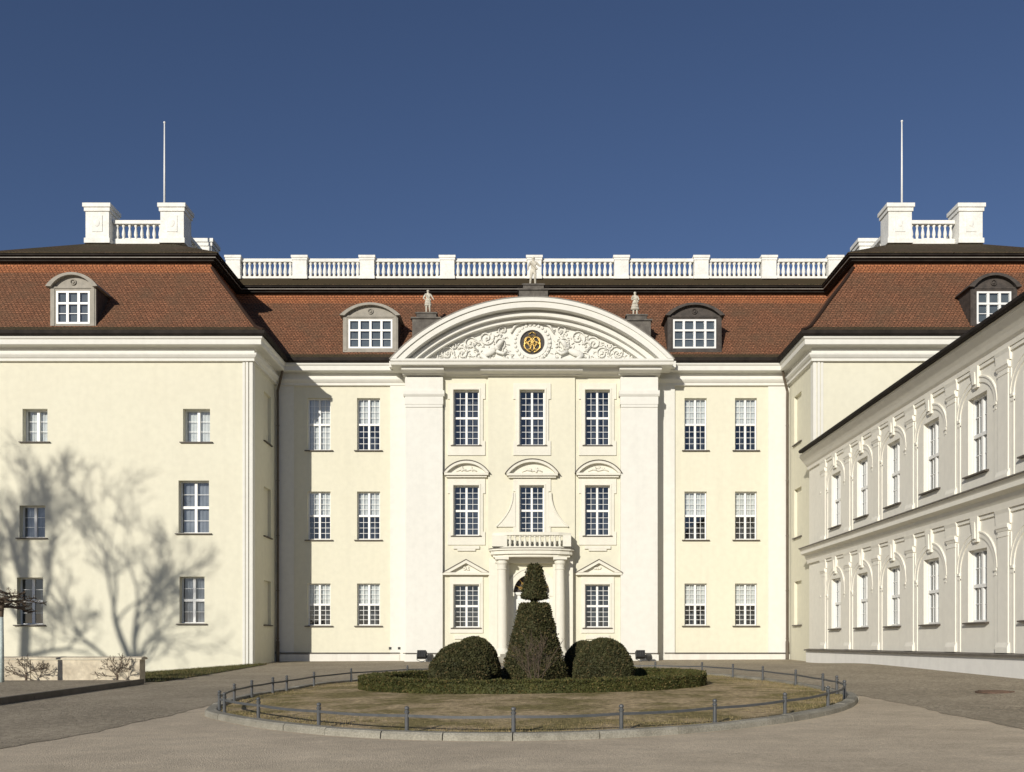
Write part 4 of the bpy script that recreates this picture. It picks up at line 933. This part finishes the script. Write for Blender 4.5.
# cobbles: everything beyond a sweeping edge
LB = sorted([(y, x) for x, y in (G(0,748), G(60,738.5), G(130,724.5), G(215,704))]); RB = sorted([(y, x) for x, y in (G(850,693.5), G(900,703), G(960,716), G(1024,729.5))])
print('LB', LB, 'RB', RB)
def lin(t, y):
    if y <= t[0][0]: return t[0][1]
    for (a, b), (c, d) in zip(t, t[1:]):
        if a <= y <= c: return b+(d-b)*(y-a)/(c-a)
    return t[-1][1]
v, f = [], []
def patch(rows):
    b0 = len(v); m_ = len(rows[0])
    for r in rows: v.extend((x, y, gz(x, y)) for x, y in r)
    for j in range(len(rows)-1):
        for i in range(m_-1): f.append((b0+j*m_+i, b0+j*m_+i+1, b0+(j+1)*m_+i+1, b0+(j+1)*m_+i))
wob = lambda y: .04*math.sin(y*2.3)+.05*math.sin(y*6.1)+.04*math.sin(y*17)
YJ = 24.0; yl = [-8+.4*k for k in range(81)]
patch([[(-24+(lin(LB, y)+wob(y)+24)*k/40, y) for k in range(41)] for y in yl])
patch([[(lin(RB, y)+wob(y)+(30-lin(RB, y)-wob(y))*k/50, y) for k in range(51)] for y in yl])
patch([[(-24+.45*k, YJ+.4*j) for k in range(121)] for j in range(72)])
me = bpy.data.meshes.new('cobbled_road'); me.from_pydata(v, [], f); me.materials.append(M['cobble'])
o = bpy.data.objects.new('cobbled_road', me); COL.objects.link(o); props(o, 'grey brown cobbled carriageway around the lawn', kind='structure')

# lawn outline from the fence posts
PO = .05
pp = [G(*p, PO) for p in ((513.7,736),(622,732.5),(716,725.5),(786.8,717),(830.2,708),(847,700),(840.6,694),(820,690.5),(799,685.5),(762,680.5),(732.6,677.5))]
pp += [(6.2,33.2), (4.65,34.2), (2.5,34.9), (.2,35.1), (-2.1,34.7), (-4.3,33.6)]
pp += [G(*p, PO) for p in ((346.6,682),(313,686.3),(288,691.2),(271,693.5),(252,697.5),(230.6,702.5),(217.5,711.3),(223.8,714),(256.4,721),(317,729),(405.6,734.3))]
Pn = len(pp); ctr = Vector((sum(p[0] for p in pp)/Pn, sum(p[1] for p in pp)/Pn))
def cr(i, t):
    p = [Vector(pp[(i+k-1) % Pn]) for k in range(4)]
    return .5*((2*p[1])+(-p[0]+p[2])*t+(2*p[0]-5*p[1]+4*p[2]-p[3])*t*t+(-p[0]+3*p[1]-3*p[2]+p[3])*t**3)
crv = []
for i in range(Pn):
    for k in range(8): crv.append(cr(i, k/8))
# smooth the outline so that measured posts give a fair curve
sc_ = [sum((crv[(i+k) % len(crv)] for k in range(-6, 7)), Vector((0,0)))/13 for i in range(len(crv))]
def outl(off):
    out = []
    for i, p in enumerate(sc_):
        t = (sc_[(i+1) % len(sc_)]-sc_[i-1]).normalized(); nn = Vector((t.y, -t.x)); out.append(p+nn*off)
    return out
if (outl(.5)[0]-ctr).length < (sc_[0]-ctr).length:
    sc_.reverse()
inn, ko = outl(.05), outl(.29); nC = len(sc_)
v = [(ctr.x, ctr.y, gz(*ctr)+.12)]; f = []; NR = 24
for r in range(1, NR+1):
    for p in inn:
        q = ctr+(p-ctr)*(r/NR); v.append((q.x, q.y, gz(q.x, q.y)+.05+.07*(1-(r/NR)**2)))
for i in range(nC): f.append((0, 1+i, 1+(i+1) % nC))
for r in range(NR-1):
    for i in range(nC): a, b = 1+r*nC, 1+(r+1)*nC; f.append((a+i, b+i, b+(i+1) % nC, a+(i+1) % nC))
me = bpy.data.meshes.new('lawn'); me.from_pydata(v, [], f); me.materials.append(M['lawn']); me.shade_smooth()
lawn = bpy.data.objects.new('lawn', me); COL.objects.link(lawn); props(lawn, 'oval lawn of patchy brown and green winter grass', kind='structure')
# kerb of separate granite blocks in one ring
mb = MB(); stones = 42; acc = [0]
for i in range(nC): acc.append(acc[-1]+(sc_[(i+1) % nC]-sc_[i]).length)
def along(arr, s):
    s %= acc[-1]
    for i in range(nC):
        if acc[i] <= s <= acc[i+1]:
            t = (s-acc[i])/(acc[i+1]-acc[i]); return arr[i].lerp(arr[(i+1) % nC], t)
    return arr[0]
s0 = 0; rk = random.Random(5); cuts = [0]
while cuts[-1] < acc[-1]-1.6: cuts.append(cuts[-1]+rk.uniform(.95, 1.5))
cuts.append(acc[-1])
for a, b in zip(cuts, cuts[1:]):
    hj = rk.uniform(-.008, .008); oj = rk.uniform(-.012, .012); ringA = None
    for k in range(5):
        s = a+.008+(b-a-.016)*k/4; pi, po = along(inn, s), along(ko, s); dv = (po-pi).normalized(); po = po+dv*oj
        gi, go = gz(pi.x, pi.y), gz(po.x, po.y); h = .115+hj
        ring = [(pi.x,pi.y,gi-.1), (pi.x,pi.y,gi+h-.01), (pi.x+dv.x*.02,pi.y+dv.y*.02,gi+h), (po.x-dv.x*.035,po.y-dv.y*.035,go+h), (po.x,po.y,go+h-.035), (po.x+dv.x*.01,po.y+dv.y*.01,go-.1)]
        if ringA: mb.prism(ringA, ring)
        ringA = ring
kb = mb.build('kerb', 'granite'); props(kb, 'ring of grey granite kerb stones round the oval lawn', kind='structure')
# fence
fence = thing('lawn_fence', 'low grey iron post and rail fence around the oval lawn', 'fence', (ctr.x, ctr.y, gz(*ctr)))
pidx = []
for p in pp:
    i = min(range(nC), key=lambda k: (sc_[k]-Vector(p)).length); pidx.append(i)
pts = [sc_[i] for i in pidx]
lf_ = lambda p: gz(p.x, p.y)+.045
for p in pts:
    mb = MB(); z = lf_(p); mb.lathe((p.x, p.y, z-.06), [(.042,0), (.042,.12), (.034,.13), (.034,.40), (.044,.41), (.044,.43), (.030,.44), (.030,.455), (.042,.475), (.036,.50), (.012,.515)], 12)
    mb.build('post', 'iron', fence, smooth=False)
pidx2 = sorted(set(pidx))
for a, b in zip(pidx2, pidx2[1:]+[pidx2[0]+nC]):
    mb = MB(); seq = [sc_[k % nC] for k in range(a, b+1)]; n_ = len(seq); prev = None
    A, B = seq[0], seq[-1]
    for k, p in enumerate(seq):
        q = p; z = lf_(A)*(1-k/(n_-1))+lf_(B)*(k/(n_-1))+.30-.012*math.sin(math.pi*k/(n_-1))
        t = (seq[min(k+1,n_-1)]-seq[max(k-1,0)]).normalized(); nn = Vector((t.y,-t.x))*.014
        ring = [(q.x-nn.x,q.y-nn.y,z-.022), (q.x+nn.x,q.y+nn.y,z-.022), (q.x+nn.x,q.y+nn.y,z+.022), (q.x-nn.x,q.y-nn.y,z+.022)]
        if prev: mb.prism(prev, ring)
        prev = ring
    mb.build('rail', 'iron', fence)

# ------------------------------------------------------------------ blades and leaves (numpy)
def leafmesh(name, P, Nrm, size, mtl, parent=None, seed=1, stand=False, tint_p=.15, jitter=.9, slender=.5):
    g = np.random.default_rng(seed); n = len(P)
    if stand:
        a = g.uniform(0, 2*np.pi, n); side = np.stack([np.cos(a), np.sin(a), np.zeros(n)], 1)*size*.12
        lean = np.stack([g.normal(0,.5,n), g.normal(0,.5,n), np.ones(n)], 1); lean /= np.linalg.norm(lean, axis=1)[:,None]
        h = size*g.uniform(.5, 1.3, n)[:,None]
        V = np.stack([P-side, P+side, P+lean*h], 1).reshape(-1,3)
    else:
        d = Nrm+g.normal(0, jitter, (n,3)); d /= np.linalg.norm(d, axis=1)[:,None]
        s = np.cross(d, g.normal(0,1,(n,3))); s /= np.linalg.norm(s, axis=1)[:,None]+1e-9
        sz = size*g.uniform(.6, 1.4, n)[:,None]
        V = np.stack([P-s*sz*slender, P+s*sz*slender, P+d*sz], 1).reshape(-1,3)
    me = bpy.data.meshes.new(name); me.vertices.add(3*n); me.vertices.foreach_set('co', V.ravel()); me.loops.add(3*n); me.loops.foreach_set('vertex_index', np.arange(3*n, dtype=np.int32))
    me.polygons.add(n); me.polygons.foreach_set('loop_start', np.arange(0, 3*n, 3, dtype=np.int32)); me.update(calc_edges=True)
    at = me.attributes.new('tint', 'FLOAT', 'FACE'); t = (g.random(n) < tint_p)*g.uniform(.4, 1, n); at.data.foreach_set('value', t.astype(np.float32))
    me.materials.append(M[mtl]); o = bpy.data.objects.new(name, me); COL.objects.link(o)
    place(o, parent); return o
g = np.random.default_rng(11)
poly = np.array([(p.x, p.y) for p in inn])
def inside(P, poly):
    x, y = P[:,0], P[:,1]; c = np.zeros(len(P), bool); j = len(poly)-1
    for i in range(len(poly)):
        xi, yi = poly[i]; xj, yj = poly[j]
        c ^= ((yi > y) != (yj > y)) & (x < (xj-xi)*(y-yi)/(yj-yi+1e-12)+xi); j = i
    return c
lo, hi = poly.min(0), poly.max(0)
Q = np.stack([g.uniform(lo[0], hi[0], 150000), lo[1]+(hi[1]-lo[1])*g.random(150000)**1.35], 1); Q = Q[inside(Q, poly)]
hed = lambda P: ((P[:,0]-.1)/4.9)**2+((P[:,1]-27.5)/3.4)**2
Q = Q[(hed(Q) > 1)]
dn = np.sin(Q[:,0]*1.3+np.sin(Q[:,1]*.9)*2)+np.sin(Q[:,1]*1.9+Q[:,0]*.5)+g.normal(0,1,len(Q)); Q = Q[dn > -.4]
def lawnz(P):
    o_ = np.empty(len(P))
    for i, (x, y) in enumerate(P):
        o_[i] = gz(x, y)+.05+.07*.35
    return o_
P3 = np.column_stack([Q, lawnz(Q)-.02])
go = leafmesh('grass', P3, None, .045, 'grass', stand=True, seed=4, tint_p=.45); props(go, 'short patchy winter grass on the oval lawn', 'grass', kind='stuff')
# bed of soil inside the hedge
def ell(cx, cy, a, b, n=72): return [(cx+a*math.cos(2*math.pi*k/n), cy+b*math.sin(2*math.pi*k/n)) for k in range(n)]
HC, HA, HB = (.12, 27.5), 4.95, 4.0
v = [(HC[0], HC[1], gz(*HC)+.19)]+[(x, y, gz(x, y)+.13) for x, y in ell(*HC, HA-.2, HB-.2)]
f = [(0, 1+i, 1+(i+1) % 72) for i in range(72)]
me = bpy.data.meshes.new('soil_bed'); me.from_pydata(v, [], f); me.materials.append(M['soil']); o = bpy.data.objects.new('soil_bed', me); COL.objects.link(o); props(o, 'dark soil bed inside the box hedge', kind='structure')
# box hedge ring
HH = .43; ht = thing('box_hedge', 'low clipped oval box hedge around the yews on the lawn', 'hedge', (HC[0], HC[1], gz(*HC)))
n = 140; mb = MB(); prev = None; first = None
for k in range(n+1):
    t = 2*math.pi*k/n; ring = []
    for (w, h) in ((0,0), (.01,HH*.9), (.05,HH-.03), (.62,HH-.03), (.68,HH*.9), (.70,0)):
        a, b = HA-w, HB-w; x, y = HC[0]+a*math.cos(t), HC[1]+b*math.sin(t); ring.append((x, y, gz(x, y)+.02+h*(1+.025*math.sin(k*.9)+.02*math.sin(k*2.3))-.03))
    if prev: mb.prism(prev, ring)
    prev = ring
hm = mb.build('hedge_body', 'box', ht)
NL = 60000; t = g.uniform(0, 2*np.pi, NL); sel = g.random(NL); P = np.empty((NL,3)); Nn = np.zeros((NL,3))
w = np.where(sel < .42, 0, np.where(sel < .85, g.uniform(0,.68,NL), .68)); h = np.where((sel >= .42) & (sel < .85), HH-.03, g.uniform(0, HH, NL))
P[:,0] = HC[0]+(HA-w)*np.cos(t); P[:,1] = HC[1]+(HB-w)*np.sin(t); P[:,2] = [gz(a, b)+.01 for a, b in P[:,:2]]; P[:,2] += h*(1+.04*np.sin(t*31)+.03*np.sin(t*77))
out_ = np.stack([np.cos(t)/HA, np.sin(t)/HB, np.zeros(NL)], 1); out_ /= np.linalg.norm(out_, axis=1)[:,None]
Nn = np.where((w == 0)[:,None], out_, np.where(((sel >= .42) & (sel < .85))[:,None], np.array([0,0,1.]), -out_))
leafmesh('leaves', P+Nn*g.normal(0,.012,(NL,1)), Nn, .042, 'box', ht, seed=8, tint_p=.22)

def yew_dome(x, y, rx, h, label, seed):
    z = gz(x, y)+.08; t = thing('yew_dome', label, 'topiary', (x, y, z), 'dome shaped clipped yews'); gg = np.random.default_rng(seed)
    mb = MB(); n = 28; pr = []
    ph = gg.uniform(0, 6, 6)
    def rr_(u, th): return 1+.025*math.sin(3*u+ph[0])*math.sin(2*th+ph[1])+.02*math.sin(5*u+ph[2])+.018*math.sin(7*th+ph[3])*math.cos(4*u)
    rows = 12; vs = []
    def pt(u, th, k=1.0):   # th 0 top .. 1 bottom
        a = th*math.pi*.60; r = math.sin(a)**1.0; zz = (math.cos(a)-math.cos(math.pi*.60))/(1-math.cos(math.pi*.60))
        q = rr_(u, th*3)*k; return (x+rx*r*math.cos(u)*q, y+rx*r*math.sin(u)*q, z+h*zz*(.98+.02*q))
    rings = [[pt(2*math.pi*k/n, th/rows, .965) for k in range(n)] for th in range(1, rows+1)]
    rings.insert(0, [pt(2*math.pi*k/n, .02, .965) for k in range(n)])
    for a, b in zip(rings, rings[1:]):
        i = len(mb.v); mb.v += a+b
        for k in range(n): mb.f.append((i+k, i+(k+1)%n, i+n+(k+1)%n, i+n+k)); mb.m.append(0)
    mb.poly(rings[0])
    mb.build('crown', 'yew', t, recalc=True)
    NL = 16000; u = gg.uniform(0, 2*np.pi, NL); th = np.sqrt(gg.random(NL)); P = np.array([pt(a, b, 1+c) for a, b, c in zip(u, th, gg.normal(-.012,.014,NL))])
    Nn = P-np.array([x, y, z+h*.35]); Nn /= np.linalg.norm(Nn, axis=1)[:,None]
    leafmesh('leaves', P, Nn, .05, 'yew', t, seed=seed, tint_p=.14)
    mb = MB(); mb.tube([(x,y,z-.15), (x,y,z+h*.5)], [.08,.05], 8); mb.build('trunk', 'bark', t)
yew_dome(X_(461,27.2), 27.2, .88, 1.26, 'rounded clipped yew left of the pointed yew, nearest the front of the bed', 21)
yew_dome(X_(474,30.6), 30.6, .82, 1.40, 'rounded clipped yew behind the front left one, against the portal', 22)
yew_dome(X_(603.5,27.4), 27.4, .86, 1.34, 'rounded clipped yew right of the pointed yew, nearest the front of the bed', 23)
yew_dome(X_(584,30.8), 30.8, .66, 1.22, 'rounded clipped yew mostly hidden behind the front right one', 24)
# two-tier yew obelisk
Yo = 28.9; xo = X_(534.5, Yo); zo = gz(xo, Yo)+.08; ob = thing('yew_obelisk', 'tall two-tiered pointed yew clipped like an obelisk in the middle of the bed', 'topiary', (xo, Yo, zo))
def Zo(py): return Z_(py, Yo-.3)
tiers = [[(.83, zo), (.81, zo+.3), (.37, Zo(604)), (.30, Zo(603))], [(.07, Zo(602.5)), (.08, Zo(598.5)), (.33, Zo(597.5)), (.34, Zo(595)), (.17, Zo(566)), (.10, Zo(563.5))]]
def sq(u): return 1/max(abs(math.cos(u)), abs(math.sin(u)))**.55   # a rounded square plan
mbt = MB(); Ps, Ns = [], []; gg = np.random.default_rng(31)
for ti, pr in enumerate(tiers):
    n = 32
    for (r0, z0), (r1, z1) in zip(pr, pr[1:]):
        st = max(1, int((z1-z0)/.2)); 
        for s in range(st):
            ra0, rb0 = r0+(r1-r0)*s/st, r0+(r1-r0)*(s+1)/st; za, zb_ = z0+(z1-z0)*s/st, z0+(z1-z0)*(s+1)/st
            i = len(mbt.v)
            for (r, z) in ((ra0, za), (rb0, zb_)):
                for k in range(n):
                    u = 2*math.pi*k/n; q = .96*r*sq(u+.78)*(1+.02*math.sin(z*9+u*3)); mbt.v.append((xo+q*math.cos(u), Yo+q*math.sin(u), z))
            for k in range(n): mbt.f.append((i+k, i+(k+1)%n, i+n+(k+1)%n, i+n+k)); mbt.m.append(0)
        area = (r0+r1)*math.hypot(z1-z0, r1-r0)
        m_ = int(area*6800)
        for _ in range(m_):
            t_ = gg.random(); u = gg.uniform(0, 2*math.pi); r = (r0+(r1-r0)*t_); q = r*sq(u+.78)*(1+.02*math.sin((z0+(z1-z0)*t_)*9+u*3))+gg.normal(-.01,.02)
            Ps.append((xo+q*math.cos(u), Yo+q*math.sin(u), z0+(z1-z0)*t_+gg.normal(0,.01))); Ns.append((math.cos(u), math.sin(u), .35 if z1-z0 > .15 else (1 if ti == 0 or z0 > zo+3.0 else -1)))
    mbt.poly([mbt.v[-n+k] for k in range(n)])
mbt.build('crown', 'yew', ob)
leafmesh('leaves', np.array(Ps), np.array(Ns), .052, 'yew', ob, seed=5, tint_p=.2)
mb = MB(); mb.tube([(xo,Yo,zo-.2), (xo,Yo,Zo(597))], [.1,.05], 8); mb.build('trunk', 'bark', ob)

# ------------------------------------------------------------------ branches
def grow(mb, p, d, r, L, depth, rg, up=.12, spread=.55, kids=(2,3), sides=6, wob=.16, rmin=.006, decay=.70, twig=None, flat=0):
    n = 5; pts, rs = [p], [r]; q = Vector(p); dd = Vector(d).normalized()
    for k in range(n):
        dd = (dd+Vector((rg.gauss(0,wob), rg.gauss(0,wob), rg.gauss(0,wob)+up*.5))).normalized()
        if flat: dd.z *= (1-flat); dd.normalize()
        q = q+dd*(L/n); pts.append(tuple(q)); rs.append(max(rmin, r*(1-.42*(k+1)/n)))
        if depth > 0 and k in (1, 2, 3) and rg.random() < .65:
            ax = Vector((rg.gauss(0,1), rg.gauss(0,1), rg.gauss(0,1))).normalized(); sd = (dd+dd.cross(ax).normalized()*spread*rg.uniform(.9, 1.6)).normalized()
            grow(mb, tuple(q), sd, max(rmin, rs[-1]*rg.uniform(.42,.6)), L*decay*rg.uniform(.6,1.0), depth-1, rg, up, spread, kids, sides if depth > 3 else 5, wob, rmin, decay, twig, flat)
    mb.tube(pts, rs, sides if r > .05 else 4, cap=False)
    if depth > 0:
        for _ in range(rg.randint(*kids)):
            ax = Vector((rg.gauss(0,1), rg.gauss(0,1), rg.gauss(0,1))).normalized(); sd = (dd+dd.cross(ax).normalized()*spread*rg.uniform(.4, 1.1)).normalized()
            grow(mb, tuple(q), sd, max(rmin, rs[-1]*rg.uniform(.65,.85)), L*decay*rg.uniform(.75,1.15), depth-1, rg, up, spread, kids, sides if depth > 3 else 5, wob, rmin, decay, twig, flat)
# pollarded tree at the left edge
px_, py_ = X_(1, 30.9), 30.9; tz = gz(px_, py_)+.12
pt_ = thing('pollarded_tree', 'bare pollarded tree with whitewashed trunk at the left edge of the view', 'tree', (px_, py_, tz))
mb = MB(); mb.tube([(px_,py_,tz-.2), (px_+.01,py_,tz+1.2), (px_,py_,Z_(617,31))], [.10,.078,.072], 12); mb.build('trunk', 'paint_bark', pt_, smooth=True)
mb = MB(); mb.tube([(px_,py_,Z_(617,31)+.001), (px_+.02,py_,Z_(604,31)), (px_,py_,Z_(598,31))], [.075,.08,.12], 10)
rg = random.Random(9)
for k in range(9):
    a = 2*math.pi*k/9+.2; z = Z_(603,31)+rg.uniform(-.15,.25)
    grow(mb, (px_+.1*math.cos(a), py_+.1*math.sin(a), z), (math.cos(a), math.sin(a), .05), .045, .72, 3, rg, up=.10, spread=.75, kids=(2,3), wob=.22, rmin=.008, decay=.62, flat=.35)
mb.build('crown', 'twig', pt_)
# trees beyond the left edge that throw the shadows on the pavilion
dsx, dsz = .42, .372
def bigtree(shx, tdist, trunk_h, r, seed, limbs, label, name='bare_tree'):
    Yt = YP-tdist; Xt = (shx-CX)*YP/F-dsx*tdist; z0 = gz(Xt, Yt); tr_ = thing(name, label, 'tree', (Xt, Yt, z0), 'bare courtyard trees'); rg = random.Random(seed)
    mb = MB(); pts, rs = [], []
    for k in range(9): pts.append((Xt+.12*math.sin(k*1.1), Yt+.1*math.cos(k), z0-.2+(trunk_h+.2)*k/8)); rs.append(r*(1.2 if k == 0 else 1.0-.05*k))
    mb.tube(pts, rs, 14); mb.build('trunk', 'bark', tr_, smooth=True)
    mb = MB(); top = Vector(pts[-1])
    for (dx, dy, dz, rr0, L, dep, zoff) in limbs:
        grow(mb, tuple(top+Vector((0,0,zoff))), (dx, dy, dz), rr0, L, dep, rg, up=.10, spread=.55, kids=(2,2), wob=.13, rmin=.010, decay=.74)
    mb.build('crown', 'bark', tr_)
bigtree(133, 30, 11.4, .28, 12, ((.22,-.1,1,.17,3.2,5,-.1), (-.25,.25,1,.20,3.0,5,-.1), (.05,-.4,1,.15,2.6,4,-.2), (-1,.1,.4,.13,3.0,5,-.4), (.9,.2,.7,.07,1.9,3,-.2)), 'bare tree with a forked crown standing off the left side of the view')
bigtree(24, 30, 15.7, .38, 17, ((.3,0,1,.24,2.4,5,-.1), (-.5,.2,1,.22,2.4,5,-.1), (1,-.1,.6,.17,2.3,4,-1.6), (-.9,.1,.6,.16,2.4,5,-2.0), (.9,.3,.3,.14,2.3,4,-3.6)), 'tall straight bare tree beyond the left edge of the view')
# ------------------------------------------------------------------ low wall, terrace, shrubs
wx1 = -13.5; wy = 33.0; wz = gz(-14.5, wy); lw_ = thing('low_wall', 'weathered low wall with coping and a tree trunk shadow at the left of the courtyard', 'wall', (-17, wy, wz))  # no slot is built; the upright dark bar is the pollard trunk's cast shadow
T = front(wy); zt0, zt1 = Z_(683, wy)-.3, Z_(656.5, wy)
mb = MB()
mb.box(T, -24, wx1, 0, .38, zt0, zt1-.12)
mb.box(T, wx1-.32, wx1+.03, -.05, .43, zt0, zt1-.11); mb.box(T, X_(22,wy), X_(22,wy)+.3, -.03, .1, zt0, zt1-.12)
mb.build('wall_body', 'lowwall', lw_)
mb = MB(); mb.ext_u(T, -24, wx1+.1, [(-.07,zt1-.1), (-.07,zt1-.04), (.19,zt1), (.47,zt1-.04), (.47,zt1-.1)]); mb.build('coping', 'lowwall', lw_)
# raised terrace with kerb
tx = -13.25; mb = MB(); ys_ = [18+.75*k for k in range(20)]
for a, b in zip(ys_, ys_[1:]):
    A = lambda x, y, o: (x, y, gz(x, y)+o)
    mb.prism([A(-26,a,-.3), A(tx,a,-.3), A(tx,a,.15), A(-26,a,.15)], [A(-26,b,-.3), A(tx,b,-.3), A(tx,b,.15), A(-26,b,.15)])
o = mb.build('terrace', 'cobble'); props(o, 'low paved terrace at the left of the courtyard', kind='structure')
mb = MB()
for a in [18+1.2*k for k in range(12)]:
    A = lambda x, y, o: (x, y, gz(x, y)+o); b = a+1.19
    mb.prism([A(tx-.0,a,-.3), A(tx+.16,a,-.3), A(tx+.16,a,.17), A(tx,a,.17)], [A(tx-.0,b,-.3), A(tx+.16,b,-.3), A(tx+.16,b,.17), A(tx,b,.17)])
o = mb.build('terrace_kerb', 'dark'); props(o, 'straight granite kerb of the left terrace', kind='structure')  # granite kerb coloured near-black to imitate its shaded face
for px, lab, sd in ((26, 'bare trained shrub on the terrace against the low wall, left of the trunk shadow', 41), (117, 'bare trained shrub on the terrace against the low wall near its right end', 42)):
    Yx = 32.55; x = X_(px, Yx); z = gz(x, Yx)+.13; t = thing('espalier_shrub', lab, 'shrub', (x, Yx, z), 'bare shrubs before the low wall'); rg = random.Random(sd); mb = MB()
    mb.tube([(x,Yx,z-.05), (x+.02,Yx,z+.2)], [.045,.035], 8); mb.build('trunk', 'twig', t); mb = MB()
    for k in range(8):
        a = -1.35+2.7*k/7; grow(mb, (x,Yx,z+.12+.02*k), (math.sin(a), rg.uniform(-.12,.12), math.cos(a)*.55+.05), .014, .38, 3, rg, up=.04, spread=.5, kids=(2,2), wob=.16, rmin=.005, decay=.6)
    mb.build('branches', 'twig', t)
# rose bush before the obelisk
Yx = 26.3; x = X_(536, Yx); z = gz(x, Yx)+.1; t = thing('rose_bush', 'bare thorny brown rose bush in front of the pointed yew', 'shrub', (x, Yx, z)); rg = random.Random(77)
mb = MB()
for k in range(11):
    a = rg.uniform(0, 6.28); grow(mb, (x+.08*math.cos(a), Yx+.08*math.sin(a), z), (math.cos(a)*.30, math.sin(a)*.2, 1), .011, .74, 3, rg, up=.1, spread=.42, kids=(1,2), wob=.10, rmin=.004, decay=.6)
mb.build('canes', 'twig', t)
# grass verge by the left pavilion
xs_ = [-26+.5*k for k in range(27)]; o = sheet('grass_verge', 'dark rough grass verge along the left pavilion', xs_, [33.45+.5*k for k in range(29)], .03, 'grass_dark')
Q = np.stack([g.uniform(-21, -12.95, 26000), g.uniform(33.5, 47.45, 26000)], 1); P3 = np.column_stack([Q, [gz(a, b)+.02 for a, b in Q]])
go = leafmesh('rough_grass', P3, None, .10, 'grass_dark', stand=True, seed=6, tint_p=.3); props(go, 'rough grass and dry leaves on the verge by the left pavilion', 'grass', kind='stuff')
# manhole cover
mxp, myp = G(996, 692); zz = gz(mxp, myp)
mc_ = thing('manhole_cover', 'round rusty manhole cover in the cobbles before the right wing', 'manhole cover', (mxp, myp, zz))
mb = MB(); mb.lathe((mxp,myp,zz-.02), [(.46,0), (.46,.036), (.40,.036), (.40,.026)], 28); mb.build('rim', 'rust', mc_)
mb = MB(); mb.lathe((mxp,myp,zz-.02), [(.39,0), (.39,.042), (.36,.046)], 28)
for k in range(6): mb.box(front(myp), mxp-.3, mxp+.3, -.3+.11*k, -.26+.11*k, zz+.01, zz+.034)
mb.build('lid', 'rust', mc_)

# ================================================================== light, sky, camera
w = bpy.data.worlds.new('World'); scene.world = w; w.use_nodes = True; nt = w.node_tree; nt.nodes.clear()
out = nt.nodes.new('ShaderNodeOutputWorld'); bg = nt.nodes.new('ShaderNodeBackground'); sky = nt.nodes.new('ShaderNodeTexSky'); sky.sky_type = 'NISHITA'; sky.sun_disc = False
sd = Vector((-dsx, -1, dsz)).normalized(); elev = math.asin(sd.z); az = math.atan2(sd.x, sd.y)
sky.sun_elevation = elev; sky.sun_rotation = az % (2*math.pi); sky.altitude = 1200; sky.air_density = 1.0; sky.dust_density = .3; sky.ozone_density = 3.0
bg.inputs[1].default_value = .06
mxs = nt.nodes.new('ShaderNodeMix'); mxs.data_type = 'RGBA'; mxs.blend_type = 'MULTIPLY'; mxs.inputs[0].default_value = 1; mxs.inputs[7].default_value = (1.02, .965, 1.08, 1)
nt.links.new(sky.outputs[0], mxs.inputs[6]); nt.links.new(mxs.outputs[2], bg.inputs[0]); nt.links.new(bg.outputs[0], out.inputs[0])
sl = bpy.data.lights.new('sun', 'SUN'); sl.energy = 4.2; sl.angle = R(.53); sl.color = (1.0, .945, .84); so = bpy.data.objects.new('sun', sl); COL.objects.link(so)
so.rotation_euler = (-sd).to_track_quat('-Z', 'Y').to_euler(); so.location = (-20,-20,30)
cam = bpy.data.cameras.new('camera'); co = bpy.data.objects.new('camera', cam); COL.objects.link(co); scene.camera = co
co.location = (0,0,EYE); co.rotation_euler = (R(90),0,0); cam.sensor_width = 36; cam.lens = 36*F/1024; cam.shift_x = -(CX-512)/1024; cam.shift_y = (HY-386)/1024; cam.clip_end = 5000; cam.clip_start = .1
vs = scene.view_settings; vs.view_transform = 'Standard'; vs.look = 'None'; vs.exposure = 0; vs.gamma = 1; vs.use_curve_mapping = False
scene.render.engine = 'CYCLES'; scene.cycles.max_bounces = 6; scene.cycles.diffuse_bounces = 4; scene.cycles.transparent_max_bounces = 8
scene.cycles.use_denoising = True
